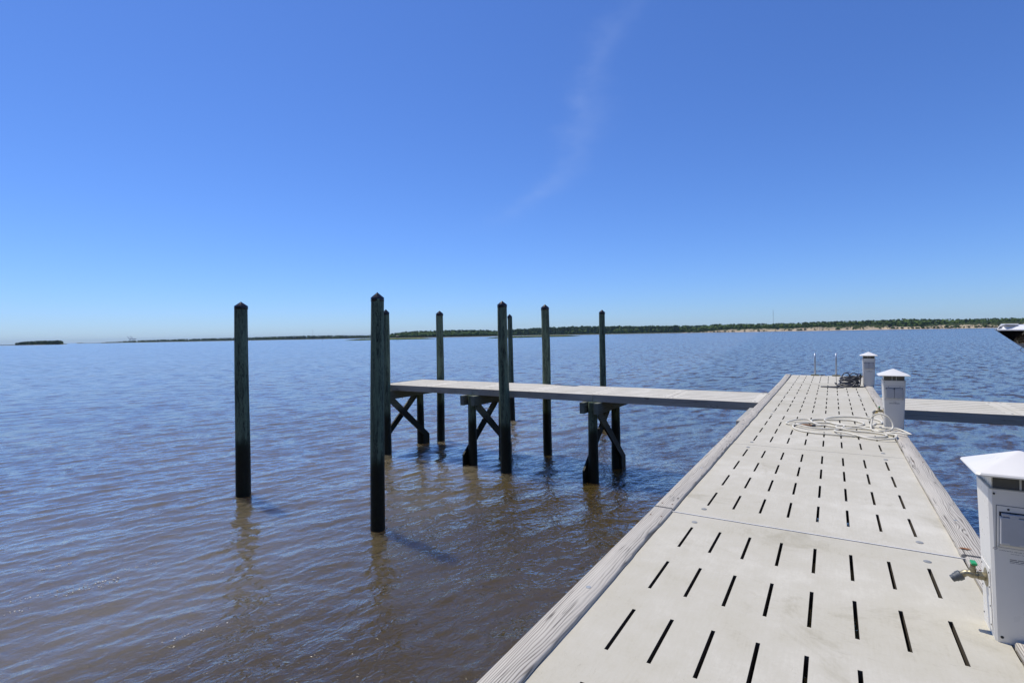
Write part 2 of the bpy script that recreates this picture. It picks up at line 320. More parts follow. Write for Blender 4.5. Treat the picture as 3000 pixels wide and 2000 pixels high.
# ------------------------------------------------------------------ mesh helpers
class MB:
    """collects faces; build() links ONE mesh object"""
    def __init__(s): s.v = []; s.f = []
    def add(s, vs, fs):
        k = len(s.v); s.v += [tuple(p) for p in vs]; s.f += [tuple(i+k for i in f) for f in fs]; return s
    def box(s, x0, x1, y0, y1, z0, z1):
        return s.add([(x0,y0,z0),(x1,y0,z0),(x1,y1,z0),(x0,y1,z0),(x0,y0,z1),(x1,y0,z1),(x1,y1,z1),(x0,y1,z1)],
                     [(0,3,2,1),(4,5,6,7),(0,1,5,4),(1,2,6,5),(2,3,7,6),(3,0,4,7)])
    def bar(s, p, q, w, h, upv=(0, 0, 1)):
        """rectangular bar from p to q"""
        p, q = Vector(p), Vector(q); d = (q-p).normalized(); a = d.cross(Vector(upv))
        if a.length < 1e-5: a = d.cross(Vector((1, 0, 0)))
        a.normalize(); b = a.cross(d)
        c = [(-1,-1),(1,-1),(1,1),(-1,1)]
        vs = [o + a*(i*w/2) + b*(j*h/2) for o in (p, q) for i, j in c]
        return s.add(vs, [(3,2,1,0),(4,5,6,7),(0,1,5,4),(1,2,6,5),(2,3,7,6),(3,0,4,7)])
    def tube(s, pts, r, n=10, cap=True):
        pts = [Vector(p) for p in pts]; m = len(pts); rr = r if hasattr(r, '__len__') else [r]*m
        ref = None; vs = []
        for i in range(m):
            d = (pts[min(i+1, m-1)] - pts[max(i-1, 0)])
            d = d.normalized() if d.length > 1e-9 else Vector((0, 0, 1))
            if ref is None: ref = d.orthogonal().normalized()
            ref = (ref - d*ref.dot(d)); ref = ref.normalized() if ref.length > 1e-6 else d.orthogonal().normalized()
            b = d.cross(ref)
            for k in range(n):
                an = 2*math.pi*k/n; vs.append(pts[i] + (ref*math.cos(an) + b*math.sin(an))*rr[i])
        fs = [(i*n+k, i*n+(k+1) % n, (i+1)*n+(k+1) % n, (i+1)*n+k) for i in range(m-1) for k in range(n)]
        if cap: fs += [tuple(reversed(range(n))), tuple((m-1)*n+k for k in range(n))]
        return s.add(vs, fs)
    def lathe(s, prof, cx=0, cy=0, n=24):
        """prof: list of (radius, z) from bottom to top"""
        vs = []; fs = []
        for r, z in prof:
            for k in range(n):
                a = 2*math.pi*k/n; vs.append((cx+r*math.cos(a), cy+r*math.sin(a), z))
        m = len(prof)
        fs = [(i*n+k, i*n+(k+1) % n, (i+1)*n+(k+1) % n, (i+1)*n+k) for i in range(m-1) for k in range(n)]
        fs += [tuple(reversed(range(n))), tuple((m-1)*n+k for k in range(n))]
        return s.add(vs, fs)
    def build(s, name, mat, parent=None, smooth=None, bevel=0.0, pre=None):
        me = bpy.data.meshes.new(name); me.from_pydata(s.v, [], s.f); me.update()
        if bevel:
            bm = bmesh.new(); bm.from_mesh(me); bmesh.ops.bevel(bm, geom=list(bm.edges), offset=bevel, segments=1, affect='EDGES', clamp_overlap=True); bm.to_mesh(me); bm.free()
        return link(name, me, mat, parent, smooth)
def link(name, me, mat, parent=None, smooth=None):
    if mat is not None and not me.materials: me.materials.append(MATS[mat])
    if smooth is not None:
        me.polygons.foreach_set('use_smooth', [True]*len(me.polygons)); me.set_sharp_from_angle(angle=R(smooth))
    o = bpy.data.objects.new(name, me); COL.objects.link(o)
    if parent is not None: o.parent = parent
    return o
def tag(o, label=None, cat=None, group=None, kind=None):
    if label: o['label'] = label
    if cat: o['category'] = cat
    if group: o['group'] = group
    if kind: o['kind'] = kind
    return o
def empty(name, loc, label, cat, group=None, rz=0.0):
    o = bpy.data.objects.new(name, None); COL.objects.link(o); o.location = loc; o.rotation_euler = (0, 0, rz); o.empty_display_size = 0.2
    return tag(o, label, cat, group)
def copy_tree(o, parent=None):
    c = o.copy(); COL.objects.link(c)
    if parent is not None: c.parent = parent
    for ch in list(o.children): copy_tree(ch, c)
    return c
def catmull(pts, seg=8):
    P = [Vector(p) for p in pts]; P = [2*P[0]-P[1]] + P + [2*P[-1]-P[-2]]; out = []
    for i in range(1, len(P)-2):
        a, b, c, d = P[i-1:i+3]
        for k in range(seg):
            t_ = k/seg; out.append(0.5*((2*b) + (c-a)*t_ + (2*a-5*b+4*c-d)*t_*t_ + (3*b-a-3*c+d)*t_**3))
    out.append(P[-2]); return out

D = 2.15                    # deck level above the water
# ------------------------------------------------------------------ water
WAVES = []
wr = np.random.default_rng(11)
for i in range(120):
    lam = 0.15*(2.0/0.15)**wr.random(); k = 2*math.pi/lam
    th = R(-20) + wr.normal(0, 0.62 if lam < 0.45 else 0.36)
    sl = 0.102*math.sqrt(2/120)*(1.45 if lam < 0.35 else 1.1 if lam < 0.8 else 0.42)
    WAVES.append((k*math.cos(th), k*math.sin(th), sl/k, wr.random()*2*math.pi, lam))
def wave_h(x, y, spacing=None):
    h = np.zeros_like(x, dtype=float)
    env = 0.8 + 0.25*np.sin(0.21*x+0.13*y+1.0)*np.sin(0.11*x-0.17*y+2.0)
    for kx, ky, a, ph, lam in WAVES:
        w_ = a if spacing is None else a*np.clip((lam/spacing-2.5)/2.0, 0, 1)
        s_ = kx*x+ky*y+ph
        h += w_*(np.cos(s_) + 0.26*np.cos(2*s_) + 0.07*np.cos(3*s_))
    return h*env
def make_water():
    az_f = np.arange(-100, 45.01, 0.16); az_c = np.arange(48, 258, 3.0)
    az = np.radians(np.concatenate([az_f, az_c]))
    rs = [0.0]; r = 1.0
    while r < 26000:
        rs.append(r)
        r += 0.045 if r < 14 else (0.045*(r/14)**1.35 if r < 70 else r*0.03)
    rs = np.array(rs); na, nr = len(az), len(rs)
    A, RR = np.meshgrid(az, rs)
    X, Y = RR*np.sin(A), RR*np.cos(A)
    dr = np.gradient(rs); sp = np.maximum(np.repeat(dr[:, None], na, 1), RR*R(0.16))
    sp[:, len(az_f)-1:] = np.maximum(sp[:, len(az_f)-1:], RR[:, len(az_f)-1:]*R(3)); sp[:, 0] = np.maximum(sp[:, 0], RR[:, 0]*R(3))
    Z = wave_h(X, Y, np.maximum(sp, 0.02))
    co = np.stack([X, Y, Z], -1).reshape(-1, 3)
    i, j = np.meshgrid(np.arange(nr-1), np.arange(na), indexing='ij'); j2 = (j+1) % na
    q = np.stack([i*na+j, i*na+j2, (i+1)*na+j2, (i+1)*na+j], -1).reshape(-1, 4)[:, ::-1]
    me = bpy.data.meshes.new('water'); me.vertices.add(len(co)); me.vertices.foreach_set('co', co.astype(np.float32).ravel())
    me.loops.add(q.size); me.loops.foreach_set('vertex_index', q.astype(np.int32).ravel())
    me.polygons.add(len(q)); me.polygons.foreach_set('loop_start', np.arange(0, q.size, 4, dtype=np.int32)); me.polygons.foreach_set('loop_total', np.full(len(q), 4, dtype=np.int32))
    lost = np.zeros_like(sp); tot = 0.0
    for kx, ky, a_, ph, lam in WAVES:
        e_ = (a_*2*math.pi/lam)**2; tot += e_; lost += e_*(1-np.clip((lam/np.maximum(sp, .02)-2.5)/2.0, 0, 1))
    at = me.attributes.new('fine', 'FLOAT', 'POINT'); at.data.foreach_set('value', np.sqrt(lost/tot).astype(np.float32).ravel())
    me.polygons.foreach_set('use_smooth', np.ones(len(q), dtype=bool)); me.update(calc_edges=True); me.validate()
    o = link('water', me, 'river_water'); o['kind'] = 'structure'
make_water()

# ------------------------------------------------------------------ far shores
def interp(tab, a): return float(np.interp(a, [p[0] for p in tab], [p[1] for p in tab]))
def vnoise(x, seed=0):
    i = math.floor(x); f = x-i; f = f*f*(3-2*f)
    def hsh(n): return (math.sin((n+seed*57.3)*127.1)*43758.5453) % 1.0
    return hsh(i)*(1-f) + hsh(i+1)*f
def fbm(x, seed=0): return sum(vnoise(x*2**k, seed+k)*0.5**k for k in range(4))/1.875
def polar(a, d): return Vector((math.sin(R(a))*d, math.cos(R(a))*d, 0))
def terrain(name, a0, a1, dfun, prof, mat, step=0.06, label=None):
    """strip of land: prof(a) gives (distance behind the waterline, height) pairs"""
    mb = MB(); n = int((a1-a0)/step)+1; m = None; vs = []
    for i in range(n):
        a = a0 + (a1-a0)*i/(n-1); pr = prof(a); m = len(pr)
        for dd, z in pr:
            p = polar(a, dfun(a)+dd); vs.append((p.x, p.y, z))
    fs = [(i*m+k, (i+1)*m+k, (i+1)*m+k+1, i*m+k+1) for i in range(n-1) for k in range(m-1)]
    mb.add(vs, fs); o = mb.build(name, mat); o['kind'] = 'structure'
    for p in o.data.polygons: p.use_smooth = False
    return o
def DW4(a): return float(np.interp(a, [-14, -9, -3, 4, 9, 13, 45], [2050, 1900, 1780, 1720, 1700, 1640, 1500])) + 25*(fbm(a*0.9, 5)-0.5)
def DW3(a): return float(np.interp(a, [-34, -24, -13.5], [2250, 2150, 2050])) + 30*(fbm(a*0.7, 6)-0.5)
def DW2(a): return float(np.interp(a, [-47, -44, -33], [2100, 1950, 2050])) + 25*(fbm(a*0.7, 7)-0.5)
def DW1(a): return 3300 + 60*(fbm(a*0.5, 8)-0.5)
def flat(a): return [(-8, -1.0), (0, 0.25), (14, 0.9 + 0.3*fbm(a*6, 2)), (40, 2.2), (150, 3.0), (420, 4.0)]
terrain('far_shore', -70.3, -45.0, DW1, flat, 'shore_ground', 0.1)
terrain('far_shore', -46.6, -32.6, DW2, flat, 'shore_ground')
terrain('far_shore', -33.6, -12.6, DW3, flat, 'shore_ground')
BL = [(-13.6, 1.2), (-12, 2.2), (-10, 6.5), (-8.5, 9.5), (-6.5, 10.5), (-4.5, 9.0), (-2.5, 9.5), (-1, 11), (1, 12.5), (3, 13), (4.2, 12.5), (5.0, 7), (6.2, 6.5), (7.5, 10.5), (9.5, 12), (13, 13), (45, 12)]
def bluff(a):
    top = interp(BL, a)*(0.86 + 0.28*fbm(a*3.3, 21)); ms = fbm(a*5, 31)*8
    foot = interp([(-14, 0.4), (-4, 1.0), (1, 1.8), (4.5, 1.6), (7, 1.0), (45, 1.0)], a)
    return [(-8, -1.0), (0, 0.3), (7+4*fbm(a*4, 3), foot), (11+ms, foot + (top-foot)*(0.30+0.25*fbm(a*9, 4))), (13+ms+3*fbm(a*12, 6), foot + (top-foot)*(0.55+0.3*fbm(a*11, 9))), (16+ms*1.3, top*0.97), (22+ms*1.3, top), (60, top+0.5), (160, top+1.5), (420, top+4)]
terrain('sand_bluff', -13.6, 45, DW4, bluff, 'bluff_sand', 0.05)
terrain('sandbar', -79.5, -72.55, lambda a: 2050 + 30*fbm(a*2, 4), lambda a: [(-10, -0.8), (0, 0.3), (14, 1.6), (50, 2.0), (90, 0.8), (100, -0.6)], 'shore_ground', 0.05)
terrain('far_sandbar', -71.95, -70.2, lambda a: 4200, lambda a: [(-10, -0.5), (0, 0.5), (30, 2.2), (80, 0.5), (100, -0.5)], 'shore_ground', 0.05)

ICO = []
_bm = bmesh.new(); bmesh.ops.create_icosphere(_bm, subdivisions=1, radius=1.0)
ICO_V = [v_.co.copy() for v_ in _bm.verts]; ICO_F = [tuple(v_.index for v_ in f.verts) for f in _bm.faces]; _bm.free()
_bm = bmesh.new(); bmesh.ops.create_icosphere(_bm, subdivisions=2, radius=1.0)
ICO2_V = [v_.co.copy() for v_ in _bm.verts]; ICO2_F = [tuple(v_.index for v_ in f.verts) for f in _bm.faces]; _bm.free()
def clump(mb, c, rx, rz, jit=0.35, fine=False):
    V_, F_ = (ICO2_V, ICO2_F) if fine else (ICO_V, ICO_F)
    yaw_ = random.random()*6.28; ca, sa = math.cos(yaw_), math.sin(yaw_); vs = []
    for p in V_:
        s_ = 1 + random.uniform(-jit, jit)
        x_, y_ = p.x*ca-p.y*sa, p.x*sa+p.y*ca
        vs.append((c[0]+x_*rx*s_, c[1]+y_*rx*s_, c[2]+p.z*rz*s_))
    mb.add(vs, F_)
def wood(name, label, a0, a1, dfun, tops, ground, dens, broad_share, setback=(22, 160), hvar=0.25, rowfront=0.75):
    """one mass of trees: pines standing over lower broadleaf growth"""
    mp_, mbd = MB(), MB()
    n = int(abs(a1-a0)/dens)
    for i in range(n):
        a = random.uniform(a0, a1); u = random.random()**1.3; d = dfun(a) + setback[0] + (setback[1]-setback[0])*u
        g = ground(a) if callable(ground) else ground
        ztop = CAM.z + d*math.tan(R(interp(tops, a))); H = max(3.0, ztop - g)
        p = polar(a, d)
        front = u < 0.25
        if random.random() < (broad_share*1.5 if front else broad_share*0.55):
            h_ = H*(random.uniform(0.45, rowfront) if front else random.uniform(0.7, 0.93)); w_ = h_*random.uniform(0.24, 0.36)
            for k in range(4):
                o_ = Vector((random.uniform(-1, 1)*w_*0.7, random.uniform(-1, 1)*w_*0.7, 0))
                clump(mbd, (p.x+o_.x, p.y+o_.y, g+h_*random.uniform(0.28, 0.80)), w_*random.uniform(0.55, 0.85), h_*random.uniform(0.17, 0.26))
        else:
            h_ = H*random.uniform(1-hvar, 1.03)*(0.9+0.2*fbm(a*14, 3)); w_ = h_*random.uniform(0.12, 0.20)
            for k in range(4):
                z_ = g + h_*random.uniform(0.42, 0.93) if k else g + h_*0.92
                o_ = Vector((random.uniform(-1, 1)*w_*0.7, random.uniform(-1, 1)*w_*0.7, 0))
                clump(mp_, (p.x+o_.x, p.y+o_.y, z_), w_*random.uniform(0.6, 1.0), h_*random.uniform(0.07, 0.13))
            clump(mbd if random.random() < broad_share else mp_, (p.x, p.y, g+h_*0.16), w_*1.5, h_*0.20); clump(mp_, (p.x, p.y, g+h_*0.40), w_*1.1, h_*0.18)
            if front: mp_.tube([(p.x, p.y, g-0.5), (p.x, p.y, g+h_*0.6)], 0.35, 4)
    for mb, m_, kindname in ((mp_, 'pine_leaf', 'pines'), (mbd, 'broad_leaf', 'broadleaf trees')):
        if mb.v:
            o = mb.build(name, m_); tag(o, label.format(kindname), 'woods', None, 'stuff')
T1 = [(-70.1, .03), (-69.5, .05), (-68.8, .09), (-67.8, .145), (-62.5, .215), (-60, .233), (-57.9, .263), (-53.4, .323), (-50, .30), (-47.3, .253), (-45, .25)]
T2 = [(-46.5, .25), (-45.5, .30), (-44.8, .43), (-43.5, .56), (-41.2, .667), (-37.4, .68), (-34.8, .634), (-33.5, .5), (-32.6, .45)]
T3 = [(-33.5, .5), (-31.4, .649), (-28, .775), (-24.3, .815), (-17, .717), (-13.5, .657), (-12.5, .66)]
T4 = [(-13.5, .657), (-9.8, .748), (-3.9, .698), (-1, .74), (1.66, .766), (5.4, .785), (8.9, .684), (12.9, .651), (45, .65)]
terrain('added_bank', 105, 255, lambda a: 30+4*fbm(a*0.2, 3), lambda a: [(-3, -0.8), (0, 0.3), (3, 1.4), (10, 2.0), (60, 3.0)], 'shore_ground', 1.0)  # unseen bank with trees, added to cut sky light on camera-facing sides
wood('added_bank_woods', 'unseen belt of {} added behind the viewer to block low sky light', 108, 252, lambda a: 36, [(100, 17), (260, 17)], 2.0, 0.5, 0.7, (0, 25), 0.3)
wood('distant_woods', 'low dark line of far {} at the left end of the horizon', -70.0, -45.2, DW1, T1, 1.5, 0.016, 0.25, (25, 220), 0.18)
wood('shore_woods', 'bright green wood of {} behind the marsh grass at centre', -46.4, -32.7, DW2, T2, 2.5, 0.013, 0.85, (35, 140), 0.2)
wood('shore_woods', 'long dark green belt of {} right of the middle posts', -33.5, -12.7, DW3, T3, 2.6, 0.012, 0.32, (45, 170))
def g4(a): return interp(BL, a)*0.95 + 1.0
wood('shore_woods', 'green wood of {} on top of the sandy bluff at right', -13.5, 34, DW4, T4, g4, 0.014, 0.55, (60, 200), 0.3, 0.9)
wood('island_woods', 'small dark clump of {} on the low island at far left', -75.7, -72.8, lambda a: 2065, [(-75.8, .08), (-75.2, .17), (-74.4, .235), (-73.5, .22), (-72.95, .24), (-72.7, .12)], 1.5, 0.009, 0.15, (0, 50), 0.12)
wood('islet_woods', 'tiny low scrub islets of {} between island and far shore', -71.9, -71.4, lambda a: 4230, [(-71.9, .01), (-71.6, .03), (-71.4, .0)], 1.0, 0.02, 0.2, (0, 40), 0.1)

# scrub along the brow and foot of the bluff: too dense to count
mb = MB()
for i in range(1300):
    a = random.uniform(-13, 14); top = interp(BL, a); dd = random.choice([random.uniform(30, 60)]*3 + [random.uniform(9, 15)])
    if dd < 20 and not (-13 < a < -9 or 4.2 < a < 14 or random.random() < 0.35): continue
    g = top*0.95 if dd > 20 else random.uniform(1, max(1.5, top*0.5)); p = polar(a, DW4(a)+dd); s_ = random.uniform(1.0, 2.8)
    clump(mb, (p.x, p.y, g+s_*0.4), s_*1.4, s_*0.8)
for i in range(420):
    a = random.uniform(-33, -13); p = polar(a, DW3(a)+random.uniform(16, 45)); s_ = random.uniform(1.0, 3.0); clump(mb, (p.x, p.y, 1.6+s_*0.3), s_*1.5, s_*0.8)
tag(mb.build('bluff_scrub', 'shrub_leaf'), 'low green scrub along the brow and foot of the bluff', 'scrub', None, 'stuff')

# single dark bushes and trees that stand out on the bluff
for i, (a, dd, s_) in enumerate([(-8.0, 24, 5.2), (-4.6, 24, 6.2), (-6.2, 30, 3.6), (-2.4, 26, 3.4), (4.35, 20, 7.0), (5.9, 24, 4.6), (6.6, 20, 5.0), (10.9, 22, 4.4), (-10.6, 22, 3.6)]):
    g = interp(BL, a)*0.80; p = polar(a, DW4(a)+dd)
    r_ = empty('bluff_bush', (p.x, p.y, g), 'dark round bush standing on the edge of the far sand bluff', 'bush', 'dark bushes on the bluff edge')
    mb = MB()
    for k in range(16):
        clump(mb, (random.uniform(-1, 1)*s_*0.62, random.uniform(-1, 1)*s_*0.5, s_*random.uniform(0.25, 1.0)), s_*random.uniform(0.28, 0.45), s_*random.uniform(0.2, 0.34), 0.4)
    mb.build('crown', 'shrub_leaf', r_); MB().tube([(0, 0, -1.2), (0.1, 0, s_*0.4)], [0.3, 0.18], 6).build('trunk', 'bark', r_)

# marsh islands in mid river
def marsh(name, a0, a1, d0, depth, hh, label):
    mb = MB(); n = 260; m = 7; vs = []
    for i in range(n):
        t_ = i/(n-1); a = a0+(a1-a0)*t_; w_ = (min(t_, 1-t_)*6); w_ = min(1, w_)**0.7
        d = d0(a) + 6*(fbm(a*3, 2)-0.5)
        prof = [(-1.5, -0.3, 0), (0, 0.1, 0), (0.6, 0.55, 1), (2.5, 0.9, 1), (depth*0.4, 1.0, 1), (depth*0.85, 0.95, 1), (depth, -0.3, 0)]
        for dd, z, j in prof:
            p = polar(a, d+dd*w_ if dd > 0 else d+dd); vs.append((p.x, p.y, (z*hh*w_ + j*random.uniform(-0.10, 0.14)*w_) if z > 0 else z))
    mb.add(vs, [(i*m+k, (i+1)*m+k, (i+1)*m+k+1, i*m+k+1) for i in range(n-1) for k in range(m-1)])
    o = mb.build(name, 'marsh_leaf'); tag(o, label, None, None, 'structure')
    return o
marsh('marsh_island', -49.8, -40.2, lambda a: 790, 60, 2.0, 'long low green marsh island behind the two left posts')
marsh('marsh_island', -34.6, -24.2, lambda a: float(np.interp(a, [-34.6, -24.2], [640, 800])), 60, 2.0, 'low green marsh island behind the middle posts')

# duck blind on the marsh
p = polar(-44.33, 815); r_ = empty('duck_blind', (p.x, p.y, 0.9), 'small brush-covered hut on stilts above the marsh grass', 'hut', rz=-R(44.33)*-1)
for sx_ in (-1.4, 1.4):
    for sy_ in (-1, 1): MB().tube([(sx_, sy_, -1.2), (sx_*0.9, sy_, 2.6)], 0.22, 6).build('leg', 'dark_timber', r_)
MB().box(-2.0, 2.0, -1.4, 1.4, 2.4, 4.2).build('wall', 'thatch', r_)
mb = MB(); mb.add([(-2.4,-1.8,4.1),(2.4,-1.8,4.1),(2.4,1.8,4.1),(-2.4,1.8,4.1),(-1.6,0,5.6),(1.8,0,5.4)], [(0,1,5,4),(1,2,5),(2,3,4,5),(3,0,4),(3,2,1,0)]); mb.build('roof', 'thatch', r_)
MB().bar((-1.4, -1, 0.2), (1.4, -1, 2.4), 0.2, 0.2).build('brace', 'dark_timber', r_)
# leaning channel stake
p = polar(-51.95, 900); r_ = empty('channel_stake', (p.x, p.y, 0), 'thin leaning stake in open water left of the tall double post', 'stake')
MB().tube([(0, 0, -1.5), (-0.9, 0.1, 3.4)], [0.24, 0.18], 7).build('pole', 'dark_timber', r_)
MB().box(-1.25, -0.45, -0.12, 0.1, 2.6, 3.3).build('marker_board', 'dark_timber', r_)
# container cranes on the horizon
for i, (a, lean, zb) in enumerate([(-68.28, -9, 0), (-68.08, -7, 0)]):
    d = 6600; p = polar(a, d); zt = CAM.z + d*math.tan(R((0.506, 0.536)[i]))
    r_ = empty('port_crane', (p.x, p.y, 0), ('left of the two blue port cranes with raised boom on the horizon', 'right of the two blue port cranes, with long machinery beam beside it')[i], 'crane', 'port cranes on the horizon', rz=R(-a))
    for lx in (-5, 5):
        for ly in (-7, 7): MB().bar((lx, ly, -2), (lx*0.8, ly, 33), 2.4, 2.4).build('leg', 'crane_blue', r_)
    MB().box(-5, 5, -8, 8, 14, 16.5).build('portal_beam', 'crane_blue', r_)
    MB().box(-6, 30 if i else 12, -4, 4, 31, 34.5).build('trolley_beam', 'crane_blue', r_)
    MB().box(12 if i else 4, 22 if i else 11, -4.5, 4.5, 34.5, 39).build('machine_house', 'crane_blue', r_)
    MB().bar((-4, 0, 33), (-4+lean*2.2, 0, zt), 3.6, 3.2).build('boom', 'crane_blue', r_)
    MB().bar((2, 0, 34), (-2, 0, 52), 2.2, 2.2).build('mast', 'crane_blue', r_)
    MB().bar((-2, 0, 52), (-4+lean*1.7, 0, 33+(zt-33)*0.8), 0.8, 0.8).build('stay', 'crane_blue', r_)
# radio masts
for a, d, el, lab, pl in [(-52.88, 4300, 0.93, 'thin radio mast on the horizon between the two left posts', None), (-4.96, 3200, 2.05, 'tall thin radio mast above the trees at right', 1.62)]:
    p = polar(a, d); H = CAM.z + d*math.tan(R(el)); w_ = 0.75 if d > 4000 else 0.55
    r_ = empty('radio_mast', (p.x, p.y, 3), lab, 'mast')
    for k in range(3):
        an = k*2.094; MB().tube([(w_*math.cos(an), w_*math.sin(an), 0), (w_*math.cos(an), w_*math.sin(an), H-3)], 0.28, 5).build('leg', 'mast_grey', r_)
    mb = MB()
    for j in range(40):
        z0, z1 = (H-3)*j/40, (H-3)*(j+1)/40
        for k in range(3):
            a1_, a2_ = k*2.094, (k+1)*2.094
            mb.bar((w_*math.cos(a1_), w_*math.sin(a1_), z0), (w_*math.cos(a2_), w_*math.sin(a2_), z1), 0.14, 0.14)
    mb.build('lattice', 'mast_grey', r_)
    if pl: z_ = CAM.z + d*math.tan(R(pl)); MB().lathe([(1.6, z_-3), (2.2, z_-2), (2.2, z_-1), (1.6, z_)], n=8).build('antenna_ring', 'mast_grey', r_)

# ------------------------------------------------------------------ main dock
dock = empty('dock', (-0.22, 4, 0), 'long walkway of slotted pale concrete panels with weathered wooden edge boards', 'dock')
def part(mb_or_me, name, mat, parent, smooth=None, bevel=0.0):
    """mesh given in world coordinates, parented without moving it"""
    o = mb_or_me.build(name, mat, parent, smooth, bevel) if isinstance(mb_or_me, MB) else link(name, mb_or_me, mat, parent, smooth)
    q_ = parent; M = Matrix.Identity(4)
    while q_ is not None:
        M = Matrix.Translation(q_.location) @ Matrix.Rotation(q_.rotation_euler.z, 4, 'Z') @ M if q_.type == 'EMPTY' else M
        q_ = q_.parent
    o.matrix_parent_inverse = M.inverted() if parent.type == 'EMPTY' else Matrix.Identity(4)
    return o
def slotted(x0, x1, y0, y1, zt, th, xs, ys, walls):
    """slab with through slots; xs, ys: lists of (lo, hi)"""
    X = [x0] + [c for p in xs for c in p] + [x1]; Y = [y0] + [c for p in ys for c in p] + [y1]
    nx, ny = len(X), len(Y); vs = []; fs = []
    for z in (zt, zt-th):
        for y in Y:
            for x in X: vs.append((x, y, z))
    N = nx*ny; id_ = lambda i, j, b=0: b*N + j*nx + i
    for j in range(ny-1):
        for i in range(nx-1):
            if i % 2 == 1 and j % 2 == 1:
                for (p, q) in (((i, j), (i+1, j)), ((i+1, j), (i+1, j+1)), ((i+1, j+1), (i, j+1)), ((i, j+1), (i, j))):
                    walls.append(len(fs)); fs.append((id_(*q), id_(*p), id_(*p, 1), id_(*q, 1)))
            else:
                fs.append((id_(i, j), id_(i+1, j), id_(i+1, j+1), id_(i, j+1))); fs.append((id_(i, j+1, 1), id_(i+1, j+1, 1), id_(i+1, j, 1), id_(i, j, 1)))
    for i in range(nx-1):
        fs.append((id_(i+1, 0), id_(i, 0), id_(i, 0, 1), id_(i+1, 0, 1))); fs.append((id_(i, ny-1), id_(i+1, ny-1), id_(i+1, ny-1, 1), id_(i, ny-1, 1)))
    for j in range(ny-1):
        fs.append((id_(0, j), id_(0, j+1), id_(0, j+1, 1), id_(0, j, 1))); fs.append((id_(nx-1, j+1), id_(nx-1, j), id_(nx-1, j, 1), id_(nx-1, j+1, 1)))
    return MB().add(vs, fs)
def shade_slots(o, walls):  # gives the slot walls their darker colour, shade painted in
    o.data.materials.append(MATS['slot_shade'])
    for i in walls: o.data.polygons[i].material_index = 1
LO, LI, RI, RO = -1.306, -1.148, 0.706, 0.867
J1, PIT = 4.36, 3.048
joints = [J1 + PIT*k for k in range(-10, 6)]              # from the added bank behind the camera out to 19.60
xs = [(-0.927+0.2035*i-0.0095, -0.927+0.2035*i+0.0095) for i in range(8)]
for k, y0 in enumerate(joints[:-1]):
    g0 = 0.012 if abs(y0-J1) < 0.01 else 0.004; y1 = y0+PIT; g1 = 0.016 if abs(y1-J1) < 0.01 else 0.004
    dz = random.uniform(-0.002, 0.002)
    ys = [(y0+0.305+0.683*j-0.008+random.uniform(-.004, .004), y0+0.305+0.683*j+0.405) for j in range(4)]
    wl = []; pn = part(slotted(LI+0.004, RI-0.004, y0+g0, y1-g1, D+dz, 0.10, xs, ys, wl), 'panel', 'deck_concrete', dock); shade_slots(pn, wl)
    for px in (-0.936, 0.505):
        for py in (y0+0.182, y1-0.172):
            part(MB().lathe([(0.022, D-0.002), (0.022, D+0.0035), (0.016, D+0.006)], px, py, 14), 'bolt_plug', 'plug_grey', dock, 40)
part(MB().box(LO-0.004, RO+0.002, J1-0.011, J1+0.002, D-0.02, D+0.005), 'joint_strip', 'joint_white', dock)
# edge boards
def edge_board(x0, x1, y0, y1, inner, seed, tilt=0.0, nseg=44):
    zt, zb = D+0.026, D-0.014; vs = []; pr = 8
    for i in range(nseg+1):
        y = y0+(y1-y0)*i/nseg; w_ = (fbm(y*2.7, seed)-0.5)*0.016; w2 = max(0, fbm(y*1.6, seed+9)-0.55)*0.06; dx = tilt*(y-y0)
        a, b = x0+dx, x1+dx
        if inner > 0: b += w_ - w2
        else: a -= w_ - w2
        cz = (fbm(y*0.9, seed+3)-0.5)*0.004
        vs += [(a, y, zb), (b, y, zb), (b, y, zt-0.012+cz), (b-0.003, y, zt-0.005+cz), (b-0.010, y, zt+cz), (a+0.010, y, zt+cz), (a+0.003, y, zt-0.004+cz), (a, y, zt-0.012+cz)]
    fs = [(i*pr+k, i*pr+(k+1) % pr, (i+1)*pr+(k+1) % pr, (i+1)*pr+k) for i in range(nseg) for k in range(pr)]
    fs = [f[::-1] for f in fs] + [tuple(range(pr)), tuple(reversed([nseg*pr+k for k in range(pr)]))]
    return MB().add(vs, [f[::-1] for f in fs])
def screw(x, y, z, mat='rust', r_=0.007):
    part(MB().lathe([(r_, z-0.004), (r_, z+0.0012), (r_*0.6, z+0.0022)], x, y, 8), 'screw', mat, dock)
PED_Y = [3.275, 9.36, 16.08]
for k, y0 in enumerate(joints[:-1]):
    y1 = y0+PIT; g0 = 0.008 if abs(y0-J1) < 0.01 else 0.003; g1 = 0.018 if abs(y1-J1) < 0.01 else 0.003
    part(edge_board(LO + random.uniform(-.006, .004), LI, y0+g0, y1-g1, 1, k*3+1, tilt=(-0.012 if k == len(joints)-2 else random.uniform(-.002, .002))), 'edge_board', 'edge_board', dock, 40)
    cuts = [(y0+g0, y1-g1)]
    for py in PED_Y:
        if y0 < py < y1: cuts = [(y0+g0, py-0.012), (py+0.235, y1-g1)]
    for (c0, c1) in cuts: part(edge_board(RI, RO + random.uniform(-.004, .006), c0, c1, -1, k*5+2 + c0, nseg=max(6, int((c1-c0)*14))), 'edge_board', 'edge_board', dock, 40)
    if y0 > 0 or y1 > 0:
        for (bx0, bx1) in ((LO, LI), (RI, RO)):
            for yy in (y0+0.10, y1-0.235):
                for xx in (bx0+0.042, bx1-0.030): screw(xx, yy, D+0.0265)
        screw(LO+0.086, y0+1.45, D+0.0265, 'galv', 0.016); screw(RO-0.08, y0+0.75, D+0.0265, 'galv', 0.012)
